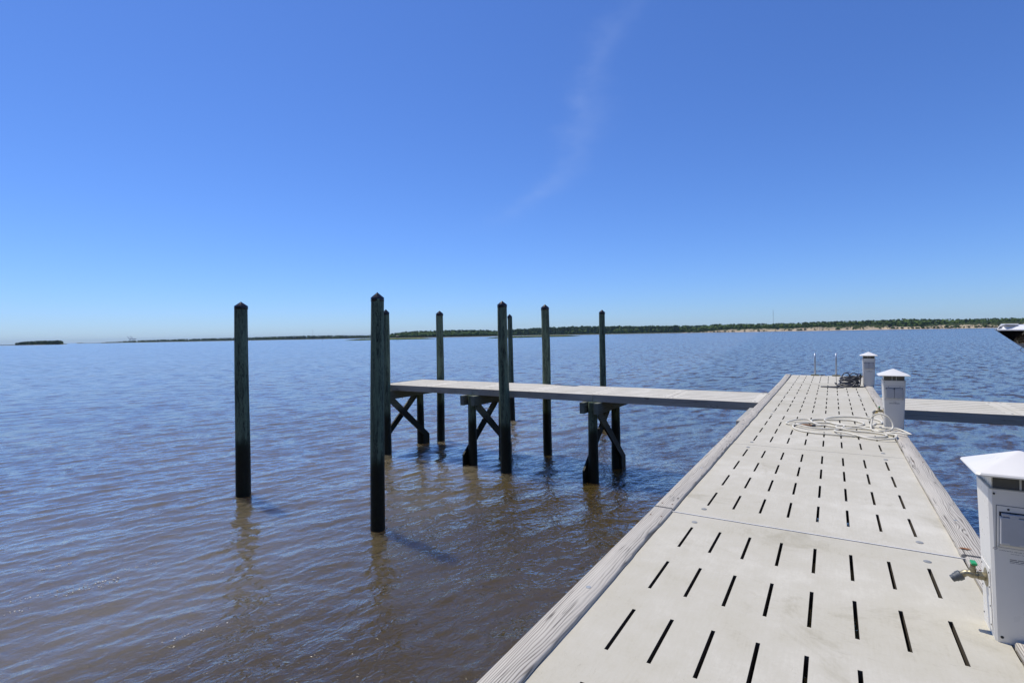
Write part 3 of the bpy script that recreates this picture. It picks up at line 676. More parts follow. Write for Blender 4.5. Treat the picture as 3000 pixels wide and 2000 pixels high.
for py in PED_Y: part(MB().box(RI+0.002, RO+0.012, py-0.008, py+0.231, D-0.06, D-0.001), 'mounting_block', 'beam_concrete', dock)
# carrying beams, caps and piles under the deck
for bx in (LO+0.02, RI+0.015): part(MB().box(bx, bx+0.13, joints[0], joints[-1], D-0.36, D-0.0152 if bx < 0 else D-0.0616), 'side_beam', 'beam_concrete', dock)
for yj in joints: part(MB().box(LO+0.16, RI+0.005, yj-0.14, yj+0.14, D-0.42, D-0.103), 'cross_beam', 'beam_concrete', dock)
part(MB().box(-1.43, LO-0.01, 9.6, 11.32, D-0.30, D-0.045), 'ledger_block', 'beam_concrete', dock, bevel=0.008)
for yj in joints[::2] + [joints[-1]]:
    for px in (-0.85, 0.42): part(MB().lathe([(0.16, -3.0), (0.155, D-0.421)], px, yj, 18), 'pile', 'post_wood', dock, 40)

# ------------------------------------------------------------------ finger piers
FN, FF = 11.80, 13.75
def braced_bent(root, x, near=FN-0.03, far=FF-0.42):
    cap_t = D-0.175
    for dx in (-0.245, 0.125): part(MB().box(x+dx, x+dx+0.12, near-0.21, FF-0.05, cap_t-0.27, cap_t), 'cap_beam', 'timber_cross', root, bevel=0.004)
    for py in (near, far):
        mb = MB().lathe([(0.135, -3.0), (0.128, 0.2), (0.108, cap_t-0.004)], 0, 0, 18)
        o = mb.build('pile', 'post_wood', root, 40); o.location = (x-root.location.x + 0.01, py-root.location.y, 0)
    # two crossed planks, one either side of the piles, lower ends running past them
    b1_ = MB().bar((x-0.155, near-0.05, cap_t-0.30), (x-0.155, far+0.27, 0.10), 0.05, 0.21, (1, 0, 0)) if False else None
    for dx, ya, za, yb, zb in ((0.165, near+0.02, cap_t-0.27, far+0.24, 0.22), (-0.155, far-0.02, cap_t-0.27, near-0.24, 0.22)):
        d = Vector((0, yb-ya, zb-za)).normalized(); nrm = Vector((0, -d.z, d.y))*(0.108 if d.y > 0 else -0.108); pa, pb = Vector((x+dx, ya, za)), Vector((x+dx, yb, zb))
        e = Vector((0.025, 0, 0)); sg = 1 if yb > ya else -1
        lo_ = lambda y_: pa.z - nrm.z + (y_-(ya-nrm.y))*d.z/d.y
        yi = yb - sg*0.30
        c = [pa+nrm, Vector((x+dx, yb, pb.z+nrm.z+0.02)), Vector((x+dx, yb, -0.4)), Vector((x+dx, yi, -0.4)), Vector((x+dx, yi, lo_(yi))), pa-nrm]
        vs = [p_-e for p_ in c] + [p_+e for p_ in c]; m = len(c)
        fs = [tuple(range(m)), tuple(reversed(range(m, 2*m)))] + [(k, k+m, (k+1) % m+m, (k+1) % m) for k in range(m)]
        bm_ = bmesh.new(); vv = [bm_.verts.new(p_) for p_ in vs]; [bm_.faces.new([vv[i] for i in f]) for f in fs]; bmesh.ops.recalc_face_normals(bm_, faces=bm_.faces)
        me = bpy.data.meshes.new('brace'); bm_.to_mesh(me); bm_.free(); part(me, 'brace', 'timber_cross', root)
    part(MB().tube([(x+0.16, near+0.55, cap_t-0.24), (x+0.16, near+0.55, cap_t-0.30)], 0.012, 6), 'bolt', 'galv', root)
def finger(x_from, x_to, label, bents, seams):
    root = empty('finger_pier', ((x_from+x_to)/2, (FN+FF)/2, 0), label, 'pier', 'finger piers')
    n = len(seams)-1; ysl = [FN+0.30+0.27*i for i in range(6)]
    for k in range(n):
        a, b = sorted((seams[k], seams[k+1])); dz = random.uniform(-0.002, 0.002)
        wl = []; shade_slots(part(slotted(a+0.004, b-0.004, FN+0.046, FF-0.046, D+dz, 0.09, [(a+0.15, b-0.15)], [(y-0.015, y+0.015) for y in ysl], wl), 'panel', 'finger_concrete', root), wl)
        for px in (a+0.085, b-0.085):
            for py in (FN+0.2, FF-0.2): part(MB().lathe([(0.02, D-0.002), (0.02, D+0.004), (0.013, D+0.006)], px, py, 10), 'bolt_plug', 'plug_grey', root, 40)
    lo, hi = sorted((x_from, x_to))
    br = sorted([lo, hi] + [b for b in bents if lo+0.5 < b < hi-0.5])
    for a, b in zip(br[:-1], br[1:]):
        part(MB().box(a+0.003, b-0.003, FN, FN+0.042, D-0.172, D+0.004), 'fascia_board', 'fascia_board', root, bevel=0.004)
        part(MB().box(a+0.003, b-0.003, FF-0.042, FF, D-0.172, D+0.004), 'fascia_board', 'fascia_board', root, bevel=0.004)
    xe = lo if abs(lo) > abs(hi) else hi; s_ = -1 if xe == lo else 1
    part(MB().box(min(xe, xe+s_*0.04), max(xe, xe+s_*0.04), FN, FF, D-0.172, D+0.004), 'fascia_board', 'timber_cross', root, bevel=0.004)
    for ny in (FN+0.45, FF-0.45): part(MB().box(lo+0.02, hi-0.02, ny-0.05, ny+0.05, D-0.170, D-0.092), 'stringer', 'timber_cross', root)
    for b in bents: braced_bent(root, b)
    return root
sm = [-1.40 - 1.81*k for k in range(7)]
finger(-1.322, -12.26, 'grey-white slotted concrete pier reaching left among the posts, on crossed timber legs', [-12.02, -8.68, -5.02], [-1.322] + sm[1:-1] + [-12.25])
finger(0.883, 8.1, 'short visible stretch of slotted concrete pier on the right of the white pedestals', [4.6, 7.9], [0.883, 2.69, 4.5, 6.31, 8.1])

# ------------------------------------------------------------------ mooring posts
def mooring_post(loc, h, rb, rt_, label, lean=(0, 0), rot=0.0):
    root = empty('mooring_post', loc, label, 'post', 'tall mooring posts')
    n = 26; prof = []
    for i in range(30):
        z = -2.5 + (h-0.13+2.5)*i/29; t_ = max(0, z)/h; prof.append((rb+(rt_-rb)*t_, z))
    mb = MB(); vs = []
    for i, (r_, z) in enumerate(prof):
        ox, oy = lean[0]*z/h + 0.008*math.sin(z*1.3+rot), lean[1]*z/h
        for k in range(n):
            a = 2*math.pi*k/n; rr = r_*(1+0.018*math.sin(3*a+rot+z*0.5)+0.012*math.sin(7*a+z*1.7+rot*3)); vs.append((ox+rr*math.cos(a), oy+rr*math.sin(a), z))
    m = len(prof); fs = [(i*n+k, i*n+(k+1) % n, (i+1)*n+(k+1) % n, (i+1)*n+k) for i in range(m-1) for k in range(n)] + [tuple(reversed(range(n))), tuple((m-1)*n+k for k in range(n))]
    mb.add(vs, fs).build('shaft', 'post_wood', root, 50)
    rc = rt_*1.06; z0 = h-0.182
    c = MB().lathe([(rc*0.97, z0), (rc, z0+0.012), (rc, z0+0.070), (rc*0.965, z0+0.080), (rc*0.10, h-0.012), (rc*0.03, h)], lean[0], lean[1], 28); c.build('post_cap', 'cap_black', root, 28)
    return root
PL = ['leftmost tall green post with black cone cap, standing alone in the water',
      'second tall post from the left, nearest and largest, with black cone cap',
      'slim post half hidden right behind the large second post from the left',
      'post beyond the far edge of the left pier, left of centre, fully clear',
      'large near post in front of the pier at picture centre, with a thinner one behind',
      'thin far post just right of and behind the large centre post',
      'post with pale green weathered upper half, behind the pier right of centre',
      'rightmost post, far behind the pier above the crossed legs nearest the dock']
PP = [(-11.82, 6.93, .165, .140), (-7.40, 6.95, .138, .118), (-11.86, 11.62, .118, .098), (-11.70, 14.02, .138, .120), (-7.44, 11.58, .150, .124), (-11.72, 18.82, .120, .098), (-7.38, 13.86, .134, .118), (-7.55, 18.75, .130, .110)]
LN = [(0.03, 0.04), (0.07, 0.05), (0.03, 0.02), (0.03, 0.02), (-0.02, -0.02), (-0.05, 0), (-0.02, 0), (0.02, 0)]
HT = [4.55, 4.51, 4.53, 4.55, 4.57, 4.56, 4.57, 4.57]
for i in range(8): mooring_post((PP[i][0], PP[i][1], 0), HT[i], PP[i][2], PP[i][3], PL[i], LN[i], i*1.7)

# ------------------------------------------------------------------ power pedestals
def text_mesh(s_, size):
    cu = bpy.data.curves.new('txt', 'FONT'); cu.body = s_; cu.size = size; cu.align_x = 'LEFT'; cu.resolution_u = 2
    o = bpy.data.objects.new('txt', cu); COL.objects.link(o); dg = bpy.context.evaluated_depsgraph_get(); dg.update()
    me = bpy.data.meshes.new_from_object(o.evaluated_get(dg)); bpy.data.objects.remove(o); bpy.data.curves.remove(cu); return me
HB = 0.735
def fr(x, z, off=0.0): return (x, -(0.105+0.020*z/HB)-off, z)
def rect_front(mb, x0, x1, z0, z1, o0, o1):
    vs = [fr(x0, z0, o0), fr(x1, z0, o0), fr(x1, z1, o0), fr(x0, z1, o0), fr(x0, z0, o1), fr(x1, z0, o1), fr(x1, z1, o1), fr(x0, z1, o1)]
    return mb.add(vs, [(0,3,2,1)[::-1],(4,5,6,7),(0,1,5,4),(1,2,6,5),(2,3,7,6),(3,0,4,7)])
def pedestal(loc, label, detail):
    root = empty('power_pedestal', loc, label, 'pedestal', 'white power pedestals along the dock')
    def ring(w, d, z, c): return [(-w+c,-d,z),(w-c,-d,z),(w,-d+c,z),(w,d-c,z),(w-c,d,z),(-w+c,d,z),(-w,d-c,z),(-w,-d+c,z)]
    mb = MB(); vs = ring(.111, .105, 0, .010) + ring(.113, .107, .02, .010) + ring(.1375, .125, HB, .012)
    mb.add(vs, [(8*i+k, 8*i+(k+1) % 8, 8*(i+1)+(k+1) % 8, 8*(i+1)+k) for i in range(2) for k in range(8)] + [tuple(reversed(range(8))), tuple(range(16, 24))])
    mb.build('body', 'white_plastic', root, 25)
    lens = MB().box(-.124, .124, -.112, .112, HB+0.0005, HB+.066).build('light_lens', 'lens_cream', root)
    MB().box(-.120, .120, -.118, -.1125, HB+.003, HB+.060).build('front_window', 'smoke_glass', lens)
    MB().box(.117, .122, -.1, .1, HB+.004, HB+.060).build('side_window', 'smoke_glass', lens) if False else None
    for mx in (-.028, .022): MB().box(mx, mx+.007, -.1215, -.1185, HB+.003, HB+.060).build('window_bar', 'grey_plastic', lens)
    MB().box(-.133, .133, -.126, .126, HB-.003, HB+.002).build('collar', 'galv', root)
    e = .19; ez = HB+.066
    cap = MB(); vs = ring(e, .185, ez, .012) + ring(e+.002, .187, ez+.006, .013) + ring(e-.004, .181, ez+.014, .013) + ring(.014, .014, ez+.096, .005) + ring(.004, .004, ez+.099, .001)
    cap.add(vs, [(8*i+k, 8*i+(k+1) % 8, 8*(i+1)+(k+1) % 8, 8*(i+1)+k) for i in range(4) for k in range(8)] + [tuple(reversed(range(8))), tuple(range(32, 40))])
    cap.build('roof_cap', 'white_plastic', root, 22)
    # receptacle plate with two flip covers
    rect_front(MB(), -.1105, .1105, .4585, .659, .0002, .0012).build('plate_outline', 'dark_gasket', root)
    pl = rect_front(MB(), -.1085, .1085, .4605, .657, .0003, .0030).build('receptacle_plate', 'white_plastic', root)
    rect_front(MB(), -.100, .101, .473, .630, .0031, .0042).build('gasket', 'dark_gasket', pl)
    for k, cx in enumerate((-.0495, .0505)):
        lid = rect_front(MB(), cx-.0475, cx+.0475, .4765, .6075, .0043, .0190).build('flip_cover', 'grey_plastic', pl, bevel=.002)
        for hx in (-.028, .028): rect_front(MB(), cx+hx-.014, cx+hx+.014, .6105, .6235, .0043, .0150).build('hinge', 'grey_plastic', pl, bevel=.001)
        rect_front(MB(), cx-.016, cx+.016, .604, .6225, .0045, .0185).build('hinge_tab', 'grey_plastic', pl, bevel=.001)
        for sx_ in (-1, 1): rect_front(MB(), cx+sx_*.030-.013, cx+sx_*.030+.013, .479, .489, .0191, .0200).build('finger_notch', 'lens_cream', pl)
    def stud(x, z, r_, off, mat='dark_gasket'):
        p_ = Vector(fr(x, z, off)); MB().tube([p_, p_+Vector((0, -.003, 0))], r_, 8).build('screw', mat, root)
    for x, z, r_ in ((-.068, .643, .0045), (.068, .643, .0045), (-.118, .712, .0045), (.118, .712, .0045), (-.088, .028, .0065), (.088, .028, .0065)): stud(x, z, r_, .003 if .46 < z < .65 else .0)
    stud(-.101, .464, .0045, .003, 'steel'); stud(.101, .464, .004, .003)
    # printed warnings (only as much as can be read) and the fine print as rules
    def put_text(s_, x, z, size):
        me = text_mesh(s_, size); o = link('printed_warning', me, 'print_ink', root); o.location = fr(x, z, .0008); o.rotation_euler = (R(90)-math.atan(.020/HB), 0, 0)
    if detail:
        put_text('WARNING: RECEPTACLES IN THIS', -.100, .443, .0100); put_text('WHICH WILL NOT', -.060, .432, .0100)
        MB().tube([Vector(fr(-.1135+.0075*math.cos(q_), .451+.0045*math.sin(q_), .0010)) for q_ in np.linspace(0, 6.283, 17)], .0007, 5).build('approval_mark', 'print_ink', root)
    for blk, (zt, nl) in enumerate(((.408, 4), (.368, 4))):
        rect_front(MB(), -.012, .026, zt+.004, zt+.0085, .0002, .0007).build('print_heading', 'print_ink', root)
        for li in range(nl):
            mb = MB(); x = -.062 if detail else -.05; xe = x + (.126 if li < nl-1 else .075)
            while x < xe:
                w_ = random.uniform(.012, .035); w_ = min(w_, xe-x); rect_front(mb, x, x+w_, zt-.0075*li-.0030, zt-.0075*li, .0002, .0007); x += w_+.0025
            mb.build('print_line', 'print_ink', root)
    # access plate on the side with the tap
    def sd(y, z, off=0.0): return (-(0.113+0.0245*z/HB)-off, y, z)
    def side(mb, y0, y1, z0, z1, o0, o1):
        vs = [sd(y0, z0, o0), sd(y1, z0, o0), sd(y1, z1, o0), sd(y0, z1, o0), sd(y0, z0, o1), sd(y1, z0, o1), sd(y1, z1, o1), sd(y0, z1, o1)]
        return mb.add(vs, [(0,1,2,3),(7,6,5,4),(4,5,1,0),(5,6,2,1),(6,7,3,2),(7,4,0,3)])
    side(MB(), -.078, .085, .035, .335, .0002, .0028).build('access_plate', 'white_plastic', root, bevel=.0008)
    for y_, z_ in ((-.065, .31), (-.065, .24), (-.065, .15), (-.065, .06), (.07, .31), (.07, .20), (.07, .06)):
        p_ = Vector(sd(y_, z_, .0028)); MB().tube([p_, p_+Vector((-.002, 0, 0))], .004, 7).build('screw', 'dark_gasket', root)
    tp = Vector(sd(-.005, .266, .0))
    tap = MB().tube([tp, tp+Vector((-.004, 0, 0)), tp+Vector((-.0065, 0, 0))], [.045, .045, .038], 22).build('tap', 'brass', root, 40)
    MB().tube([tp+Vector((-.005, 0, 0)), tp+Vector((-.034, 0, 0))], .0215, 6).build('hex_nut', 'brass', tap, 20)
    MB().tube(catmull([tp+Vector(q_) for q_ in ((-.032, 0, 0), (-.048, 0, -.001), (-.066, 0, .003), (-.082, 0, .000), (-.098, 0, -.014))], 5), [.016]*6+[.0185]*5+[.0155]*8+[.015]*2, 12).build('spout', 'brass', tap, 60)
    sp_ = tp+Vector((-.094, 0, -.010)); dr = Vector((-.80, 0, -.60)).normalized()
    MB().tube([sp_, sp_+dr*.004, sp_+dr*.022, sp_+dr*.0225, sp_+dr*.034, sp_+dr*.0345, sp_+dr*.050], [.019, .0235, .0235, .0205, .0205, .0180, .0165], 16).build('hose_coupling', 'grey_metal', tap, 30)
    st = tp+Vector((-.054, 0, .012)); MB().tube([st, st+Vector((.001, 0, .018)), st+Vector((.001, 0, .019)), st+Vector((.002, 0, .034))], [.014, .015, .011, .011], 12).build('valve_stem', 'brass', tap, 30)
    MB().tube([st+Vector((.002, 0, .032)), st+Vector((.003, 0, .042))], [.012, .010], 8).build('stem_nut', 'rust', tap, 30)
    hd = st+Vector((.003, 0, .041)); MB().box(hd.x-.011, hd.x+.012, hd.y-.028, hd.y+.020, hd.z, hd.z+.013).build('handle', 'green_paint', tap, bevel=.003)
    return root
pedestal((0.760, 3.385, D), 'nearest white power pedestal at the right edge, brass tap with green handle', True)
pedestal((0.762, 9.470, D), 'middle white power pedestal beside the coiled white hose', True)
pedestal((0.790, 16.190, D), 'farthest white power pedestal beside the black coiled hose', False)

# ------------------------------------------------------------------ white hose
hose = empty('garden_hose', (0.1, 9.2, D), 'cream white garden hose lying in loose loops beside the middle pedestal', 'hose')
HR = 0.0125
A_ = [(-.28,9.22),(-.21,9.25),(-.11,9.32),(-.02,9.29),(.11,9.25),(.21,9.27),(.30,9.42),(.38,9.62),(.41,9.77),(.37,9.89),(.28,10.0),(.14,10.0),(-.05,9.96),(-.22,9.92),(-.30,9.80),(-.29,9.60),(-.23,9.40),(-.16,9.30)]
C_ = [(-.20,9.36),(-.28,9.52),(-.34,9.66),(-.48,9.61),(-.59,9.48),(-.64,9.31),(-.57,9.19),(-.47,9.08),(-.35,8.96),(-.19,8.95),(-.01,9.06),(.17,9.09),(.38,9.10),(.53,9.04),(.65,8.93),(.71,8.74),(.72,8.57),(.68,8.44),(.57,8.39),(.47,8.42),(.35,8.50),(.24,8.58),(.12,8.66),(.03,8.79),(0.02,8.93)]
D_ = [(.09,9.10),(.14,9.35),(.10,9.54),(-.05,9.61),(-.24,9.55),(-.42,9.41),(-.51,9.21),(-.53,9.03),(-.48,8.82),(-.37,8.67),(-.22,8.59),(-.05,8.56),(.11,8.56),(.27,8.57),(.43,8.58),(.57,8.65),(.63,8.78),(.60,8.90),(.45,8.98),(.29,8.98),(.18,9.00)]
F_ = [(.05,9.10),(.05,9.28),(.17,9.42),(.34,9.38),(.47,9.36),(.63,9.28),(.78,9.18),(.87,9.0),(.90,8.80),(.85,8.71),(.75,8.80),(.67,8.96),(.54,9.09),(.46,9.20),(.34,9.27),(.20,9.33)]
B_ = [(.02,9.52),(-.08,9.74),(-.12,9.94),(-.02,10.20),(.18,10.38),(.36,10.43),(.50,10.39),(.61,10.27),(.655,10.05),(.63,9.86),(.57,9.86),(.53,9.70)]
allp = A_ + C_ + D_ + F_ + B_
zs = []; lay = [0.004]*len(A_) + [0.028]*len(C_) + [0.004]*len(D_) + [0.030]*len(F_) + [0.006]*len(B_)
for i, (x, y) in enumerate(allp):
    l_ = sum(lay[max(0, i-2):i+3])/len(lay[max(0, i-2):i+3]); zs.append(D + HR + 0.001 + l_*(0.55+0.45*math.sin(i*1.3)) + (0.026 if x > RI-0.01 else 0))
path = [(x, y, z) for (x, y), z in zip(allp, zs)]
ringp = [(.49, 9.42, D+.045), (.478, 9.32, D+.10), (.485, 9.28, D+.18), (.53, 9.25, D+.238), (.60, 9.23, D+.250), (.675, 9.20, D+.215), (.722, 9.17, D+.14), (.725, 9.13, D+.075), (.69, 9.08, D+.05), (.62, 9.0, D+.04)]
main = catmull(path, 6) + catmull([path[-1]] + ringp, 6)[1:]
part(MB().tube(main, HR, 9), 'hose_tube', 'white_hose', hose, 80)
nz_ = part(MB().tube([(-.28, 9.22, D+.018), (-.33, 9.205, D+.018), (-.40, 9.18, D+.018), (-.425, 9.17, D+.018), (-.44, 9.165, D+.018)], [.014, .019, .020, .014, .010], 12), 'nozzle_grip', 'grip_tan', hose, 50)
part(MB().tube([(-.235, 9.24, D+.018), (-.285, 9.22, D+.018)], .0165, 10), 'end_ferrule', 'grey_metal', hose, 50)
part(MB().tube([(.505, 9.30, D+.215), (.525, 9.33, D+.232)], .017, 10), 'female_ferrule', 'grey_metal', hose, 50)
part(MB().tube([(.525, 9.33, D+.232), (.548, 9.37, D+.245), (.560, 9.39, D+.248)], [.020, .021, .016], 8), 'brass_coupling', 'bright_brass', hose, 30)
part(MB().tube(catmull([(.62, 9.0, D+.04), (.56, 8.97, D+.036), (.50, 9.02, D+.034), (.47, 9.14, D+.04), (.48, 9.24, D+.12), (.505, 9.30, D+.215)], 6), HR, 9), 'hose_end', 'white_hose', hose, 80)

# ------------------------------------------------------------------ black hose coil
coil = empty('hose_coil', (0.33, 16.0, D), 'black hose wound in a thick coil beside the farthest pedestal', 'hose')
def loop_pts(cx, cy, z, rx, ry, tilt, ph, wob, n=26):
    out = []
    for k in range(n+1):
        a = ph + 2*math.pi*k/n
        x = cx + rx*math.cos(a)*(1+0.04*math.sin(3*a+wob)); y = cy + ry*math.sin(a)
        out.append((x, y, z + tilt*math.cos(a) + 0.015*math.sin(2*a+wob)))
    return out
for i in range(13):
    t_ = i/12; z = D + 0.016 + 0.235*t_
    pts_ = loop_pts(0.335 + random.uniform(-.018, .018) + 0.045*t_, 16.02 + 0.05*t_ + random.uniform(-.02, .02), z, 0.235 - 0.05*t_ + random.uniform(-.015, .015), 0.17 - 0.03*t_, random.uniform(-.010, .018), random.random()*6, random.random()*6)
    part(MB().tube(pts_, 0.0135, 7), 'hose_loop', 'black_hose', coil, 80)
for c_, w_, h_ in ((0.30, 0.085, .355), (0.46, 0.095, .35)):
    part(MB().tube(catmull([(c_-w_*1.3, 16.0, D+.20), (c_-w_, 16.02, D+.29), (c_-w_*0.4, 16.04, D+h_-0.008), (c_+w_*0.2, 16.05, D+h_), (c_+w_*0.8, 16.06, D+.31), (c_+w_*1.25, 16.06, D+.22)], 6), 0.0135, 7), 'hose_loop', 'black_hose', coil, 80)
part(MB().tube(catmull([(.60, 16.0, D+.20), (.62, 15.95, D+.27), (.60, 15.93, D+.33)] + [(.57+.03*math.cos(a), 15.90, D+.17+.135*math.sin(a)) for a in np.linspace(1.2, -1.6, 7)] + [(.52, 15.86, D+.022), (.42, 15.80, D+.014)], 5), 0.0135, 7), 'hose_loop', 'black_hose', coil, 80)
part(MB().tube(catmull([(.50, 15.84, D+.12), (.44, 15.80, D+.05), (.34, 15.77, D+.015), (.20, 15.78, D+.014), (.08, 15.86, D+.06), (.05, 15.86, D+.11), (.10, 15.80, D+.07), (.20, 15.70, D+.030), (.225, 15.62, D+.015), (.14, 15.55, D+.015), (-.04, 15.56, D+.015), (-.22, 15.62, D+.015), (-.26, 15.68, D+.015), (-.18, 15.73, D+.015), (0.02, 15.74, D+.015), (.14, 15.80, D+.02)], 6), 0.0135, 7), 'hose_end', 'black_hose', coil, 80)
part(MB().tube(catmull([(.50, 15.92, D+.015), (.60, 15.98, D+.014), (.675, 16.0, D+.014)], 5), 0.0115, 7), 'hose_tail', 'black_hose', coil, 80)
part(MB().tube(catmull([(.56, 15.94, D+.285), (.60, 15.95, D+.262), (.625, 16.0, D+.25), (.575, 16.17, D+.255)], 5), 0.0115, 7), 'hose_tail', 'black_hose', coil, 80)

# ------------------------------------------------------------------ ladder, cleat, leaf, foam
lad = empty('dock_ladder', (-0.2, 19.5, D), 'steel swim ladder rails with hooked tops at the far dock end', 'ladder')
for lx in (-0.492, 0.094):
    pts_ = [(lx, 19.50, D+0.04), (lx, 19.50, D+0.56)] + [(lx, 19.50+0.13-0.13*math.cos(a), D+0.58+0.13*math.sin(a)) for a in np.linspace(0.15, math.pi-0.15, 11)] + [(lx, 19.76, D+0.5), (lx, 19.77, -0.9)]
    part(MB().tube(pts_, 0.026, 12), 'rail', 'steel', lad, 60)
    b_ = part(MB().box(lx-0.115, lx+0.115, 19.42, 19.565, D+0.002, D+0.040), 'base_plate', 'old_bronze', lad, bevel=0.006)
    part(MB().lathe([(0.042, D+0.040), (0.040, D+0.062), (0.032, D+0.070)], lx, 19.50, 14), 'socket', 'galv', lad, 40)
for zr in (1.7, 1.4, 1.1, 0.8, 0.5, 0.2, -0.1): part(MB().tube([(-0.468, 19.77, zr), (0.07, 19.77, zr)], 0.016, 8), 'rung', 'steel', lad, 60)
cl = empty('dock_cleat', (-0.29, 19.47, D), 'low grey dock cleat lying beside the left ladder rail', 'cleat')
part(MB().tube([(-.37, 19.46, D+.030), (-.34, 19.47, D+.036), (-.24, 19.47, D+.036), (-.20, 19.46, D+.028)], [.008, .014, .014, .008], 8), 'horn', 'galv', cl, 60)
part(MB().box(-.325, -.255, 19.45, 19.49, D+.002, D+.030), 'cleat_base', 'galv', cl, bevel=.004)
mb = MB(); lv = [(-.035,0,.004),(-.018,.010,.007),(.005,.013,.006),(.036,.002,.010),(.008,-.011,.005),(-.016,-.009,.006),(0,0,.002)]
mb.add(lv + [(x, y, z+.0012) for x, y, z in lv], [(6,(k+1) % 6, k) for k in range(6)] + [(13, 7+k, 7+(k+1) % 6) for k in range(6)] + [(k, (k+1) % 6, 7+(k+1) % 6, 7+k) for k in range(6)])
lf = mb.build('dry_leaf', 'leaf_brown'); lf.location = (0.735, 4.462, D+0.027); tag(lf, 'small dry brown leaf on the right edge board near the close pedestal', 'leaf')
mb = MB()
for fx, fy, n_ in ((-10.82, 3.2, 26), (-9.48, 3.37, 22), (-9.78, 2.73, 14), (-9.64, 3.8, 16), (-9.42, 3.09, 20), (-9.34, 3.47, 10), (-6.78, 3.39, 14), (-9.53, 2.3, 12), (-12.2, 5.2, 10), (-8.3, 4.2, 8)):
    for k in range(n_):
        s_ = random.gauss(0, 0.16); x, y = fx + s_*math.cos(R(70)) + random.gauss(0, .02), fy + s_*math.sin(R(70)) + random.gauss(0, .02)
        z = float(wave_h(np.array([x]), np.array([y]))[0]); r_ = random.uniform(.004, .012)
        clump(mb, (x, y, z+.003), r_, r_*0.6, 0.2)
tag(mb.build('foam', 'foam_white'), 'small flecks of pale foam drifting on the brown water', 'foam', None, 'stuff')

# ------------------------------------------------------------------ boat hanging on its lift, only the bow in view
BX, BY = 3.36, 16.8
boat = empty('motor_boat', (6.6, BY, 2.62), 'black and white motor boat bow at the right edge, hanging above the water', 'boat')
def stations(n=26): return [i/(n-1) for i in range(n)]
def hull_rows(t_):
    x = BX + 0.02 + 6.2*t_
    s_ = 1-(1-min(1, t_*1.9))**2.3
    bg_ = 1.12*s_ + 0.02; zg = 3.545 - 0.10*t_
    # stem: profile of the forefoot
    zk = 3.54 - 0.92*min(1, (x-BX-0.02)/0.98*0.93)**0.98 if x-BX < 1.0 else max(2.62, 3.54-0.92*0.93 - (x-BX-1.0)*0.06)
    zk = min(zk, zg-0.004)
    zc = max(zk+0.001, min(zg-0.01, 3.235 - 0.23*min(1, max(0, (x-BX-0.35)/2.6))))
    bc = 0.93*bg_*min(1, max(0, (x-BX-0.33)/1.6))**0.75 + 0.004
    return x, bg_, zg, bc, zc, zk
top, low, black = MB(), MB(), MB()
st_ = [0, .006, .015, .03, .045, .06, .08, .10, .125, .15] + [0.19+0.045*i for i in range(19)]
def skin(mb, rows, closed_ends=True):
    m = len(rows[0]); vs = [p_ for r_ in rows for p_ in r_]
    fs = [(i*m+k, i*m+k+1, (i+1)*m+k+1, (i+1)*m+k) for i in range(len(rows)-1) for k in range(m-1)]
    mb.add(vs, fs)
rb, rl, rtp = [], [], []
for t_ in st_:
    x, b, zg, bc, zc, zk = hull_rows(t_)
    m_ = lambda f: (zc + (zg-zc)*f)
    side = [(x, BY-b, zg), (x, BY-(b*.62+bc*.38), m_(.55)), (x, BY-bc, zc)]
    rb.append(side + [(x, BY, zk if zc-zk < 0.003 else zc-0.0)] if False else side)
    rl.append([(x, BY-bc, zc), (x, BY-bc*.5, (zc+zk)/2-0.02*min(1, bc)), (x, BY, zk), (x, BY+bc*.5, (zc+zk)/2-0.02*min(1, bc)), (x, BY+bc, zc)])
    h_ = 0.115
    rtp.append([(x, BY-b-.02, zg-.004), (x, BY-b-.035, zg+.012), (x, BY-b-.03, zg+.032), (x+.012, BY-b+.015, zg+.045), (x+.03, BY-b*0.97+.05, zg+h_*.75), (x+.06, BY-b*.90+.06, zg+h_), (x+.06, BY, zg+h_+.03),
               (x+.06, BY+b*.90-.06, zg+h_), (x+.03, BY+b*0.97-.05, zg+h_*.75), (x+.012, BY+b-.015, zg+.045), (x, BY+b+.03, zg+.032), (x, BY+b+.035, zg+.012), (x, BY+b+.02, zg-.004)])
skin(black, rb); skin(black, [[(x_, 2*BY-y_, z_) for x_, y_, z_ in reversed(r_)] for r_ in rb]); skin(low, rl)
top_end = rtp[0]; skin(top, rtp); top.add(top_end, [tuple(range(13))]); top.add(rtp[-1], [tuple(reversed(range(13)))])
tr_ = rl[-1] + [(rb[-1][0][0], 2*BY-rb[-1][0][1], rb[-1][0][2]), rb[-1][0]]; low.add(tr_, [tuple(range(len(tr_)))])
part(black, 'hull_side', 'boat_black', boat, 50); part(low, 'hull_bottom', 'boat_grey', boat, 50); part(top, 'deck_moulding', 'boat_white', boat, 35)
x0_ = hull_rows(0)[0]
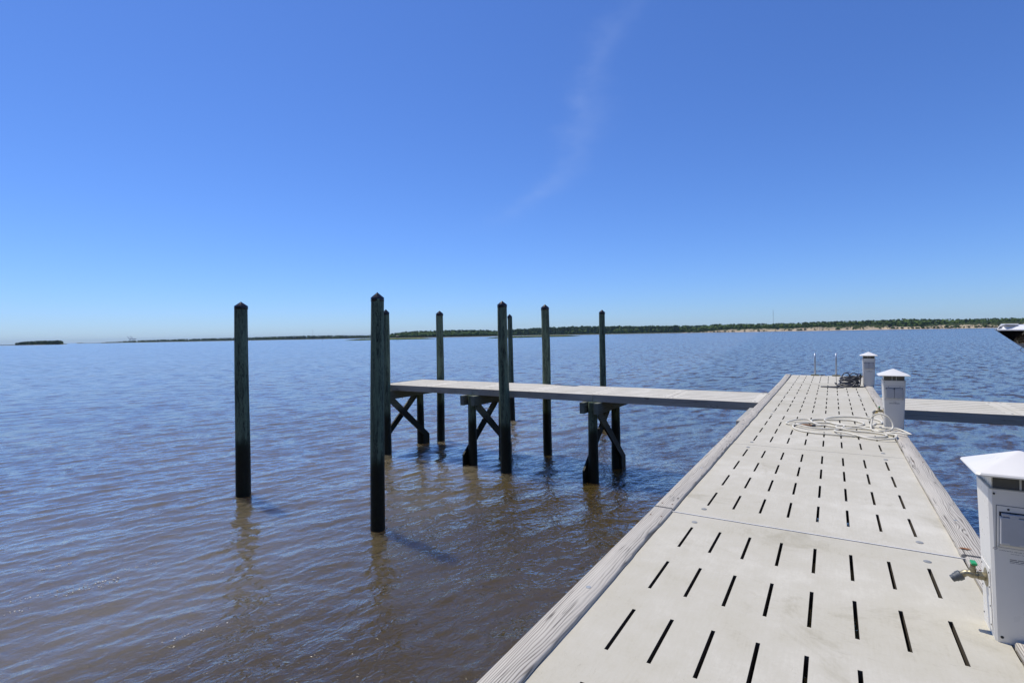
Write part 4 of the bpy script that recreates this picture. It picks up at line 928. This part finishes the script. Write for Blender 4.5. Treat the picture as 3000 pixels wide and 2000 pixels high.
part(MB().box(x0_+.10, x0_+.36, BY-.16, BY+.16, 3.665, 3.705), 'bow_hatch', 'boat_white', boat, bevel=.012)
part(MB().box(x0_+2.4, x0_+4.6, BY-.55, BY+.55, 3.62, 4.05), 'console', 'boat_white', boat, bevel=.05)
part(MB().tube([(x0_+.46+.045*math.cos(a), BY, 3.085+.05*math.sin(a)) for a in np.linspace(0, 6.283, 15)], .007, 7), 'bow_eye', 'steel', boat, 60)
part(MB().tube([(x0_+.05, BY-.045, 3.57), (x0_-.03, BY, 3.575), (x0_+.05, BY+.045, 3.57)], .012, 7), 'bow_trim', 'galv', boat, 60)
lift = empty('boat_lift', (7.2, BY, 0), 'timber posts and steel cradle carrying the motor boat, beyond the right edge', 'boat lift')
for lx in (5.6, 8.9):
    for ly in (BY-2.0, BY+2.0): part(MB().lathe([(.14, -2.5), (.125, 5.0)], lx, ly, 16), 'pile', 'post_wood', lift, 50)
    part(MB().box(lx-.07, lx+.07, BY-1.86, BY+1.86, 2.27, 2.43), 'cradle_beam', 'galv', lift)
    for ly in (BY-1.75, BY+1.75): part(MB().tube([(lx, ly, 2.40), (lx, ly, 4.95)], .006, 6), 'cable', 'steel', lift)
for ly in (BY-2.0, BY+2.0): part(MB().box(5.3, 9.2, ly-.07 + (.21 if ly < BY else -.21), ly+.07 + (.21 if ly < BY else -.21), 4.86, 5.02), 'top_beam', 'timber_cross', lift)
for ly in (BY-.45, BY+.45): part(MB().box(5.3, 9.2, ly-.05, ly+.05, 2.432, 2.80), 'bunk', 'timber_cross', lift)

# ------------------------------------------------------------------ summer haze over the river
hz = NT('haze_air'); hz.t.nodes.remove(hz.p); pv = hz.n('ShaderNodeVolumePrincipled'); pv.inputs['Density'].default_value = 0.000028
pv.inputs['Color'].default_value = (0.66, 0.86, 1.0, 1); pv.inputs['Anisotropy'].default_value = 0.0; hz.l(pv.outputs[0], hz.out.inputs['Volume'])
MATS['haze_air'] = hz.m
tag(MB().box(-28000, 28000, -28000, 28000, -4.5, 135).build('haze', 'haze_air'), 'thin pale summer haze over the river', None, None, 'stuff')
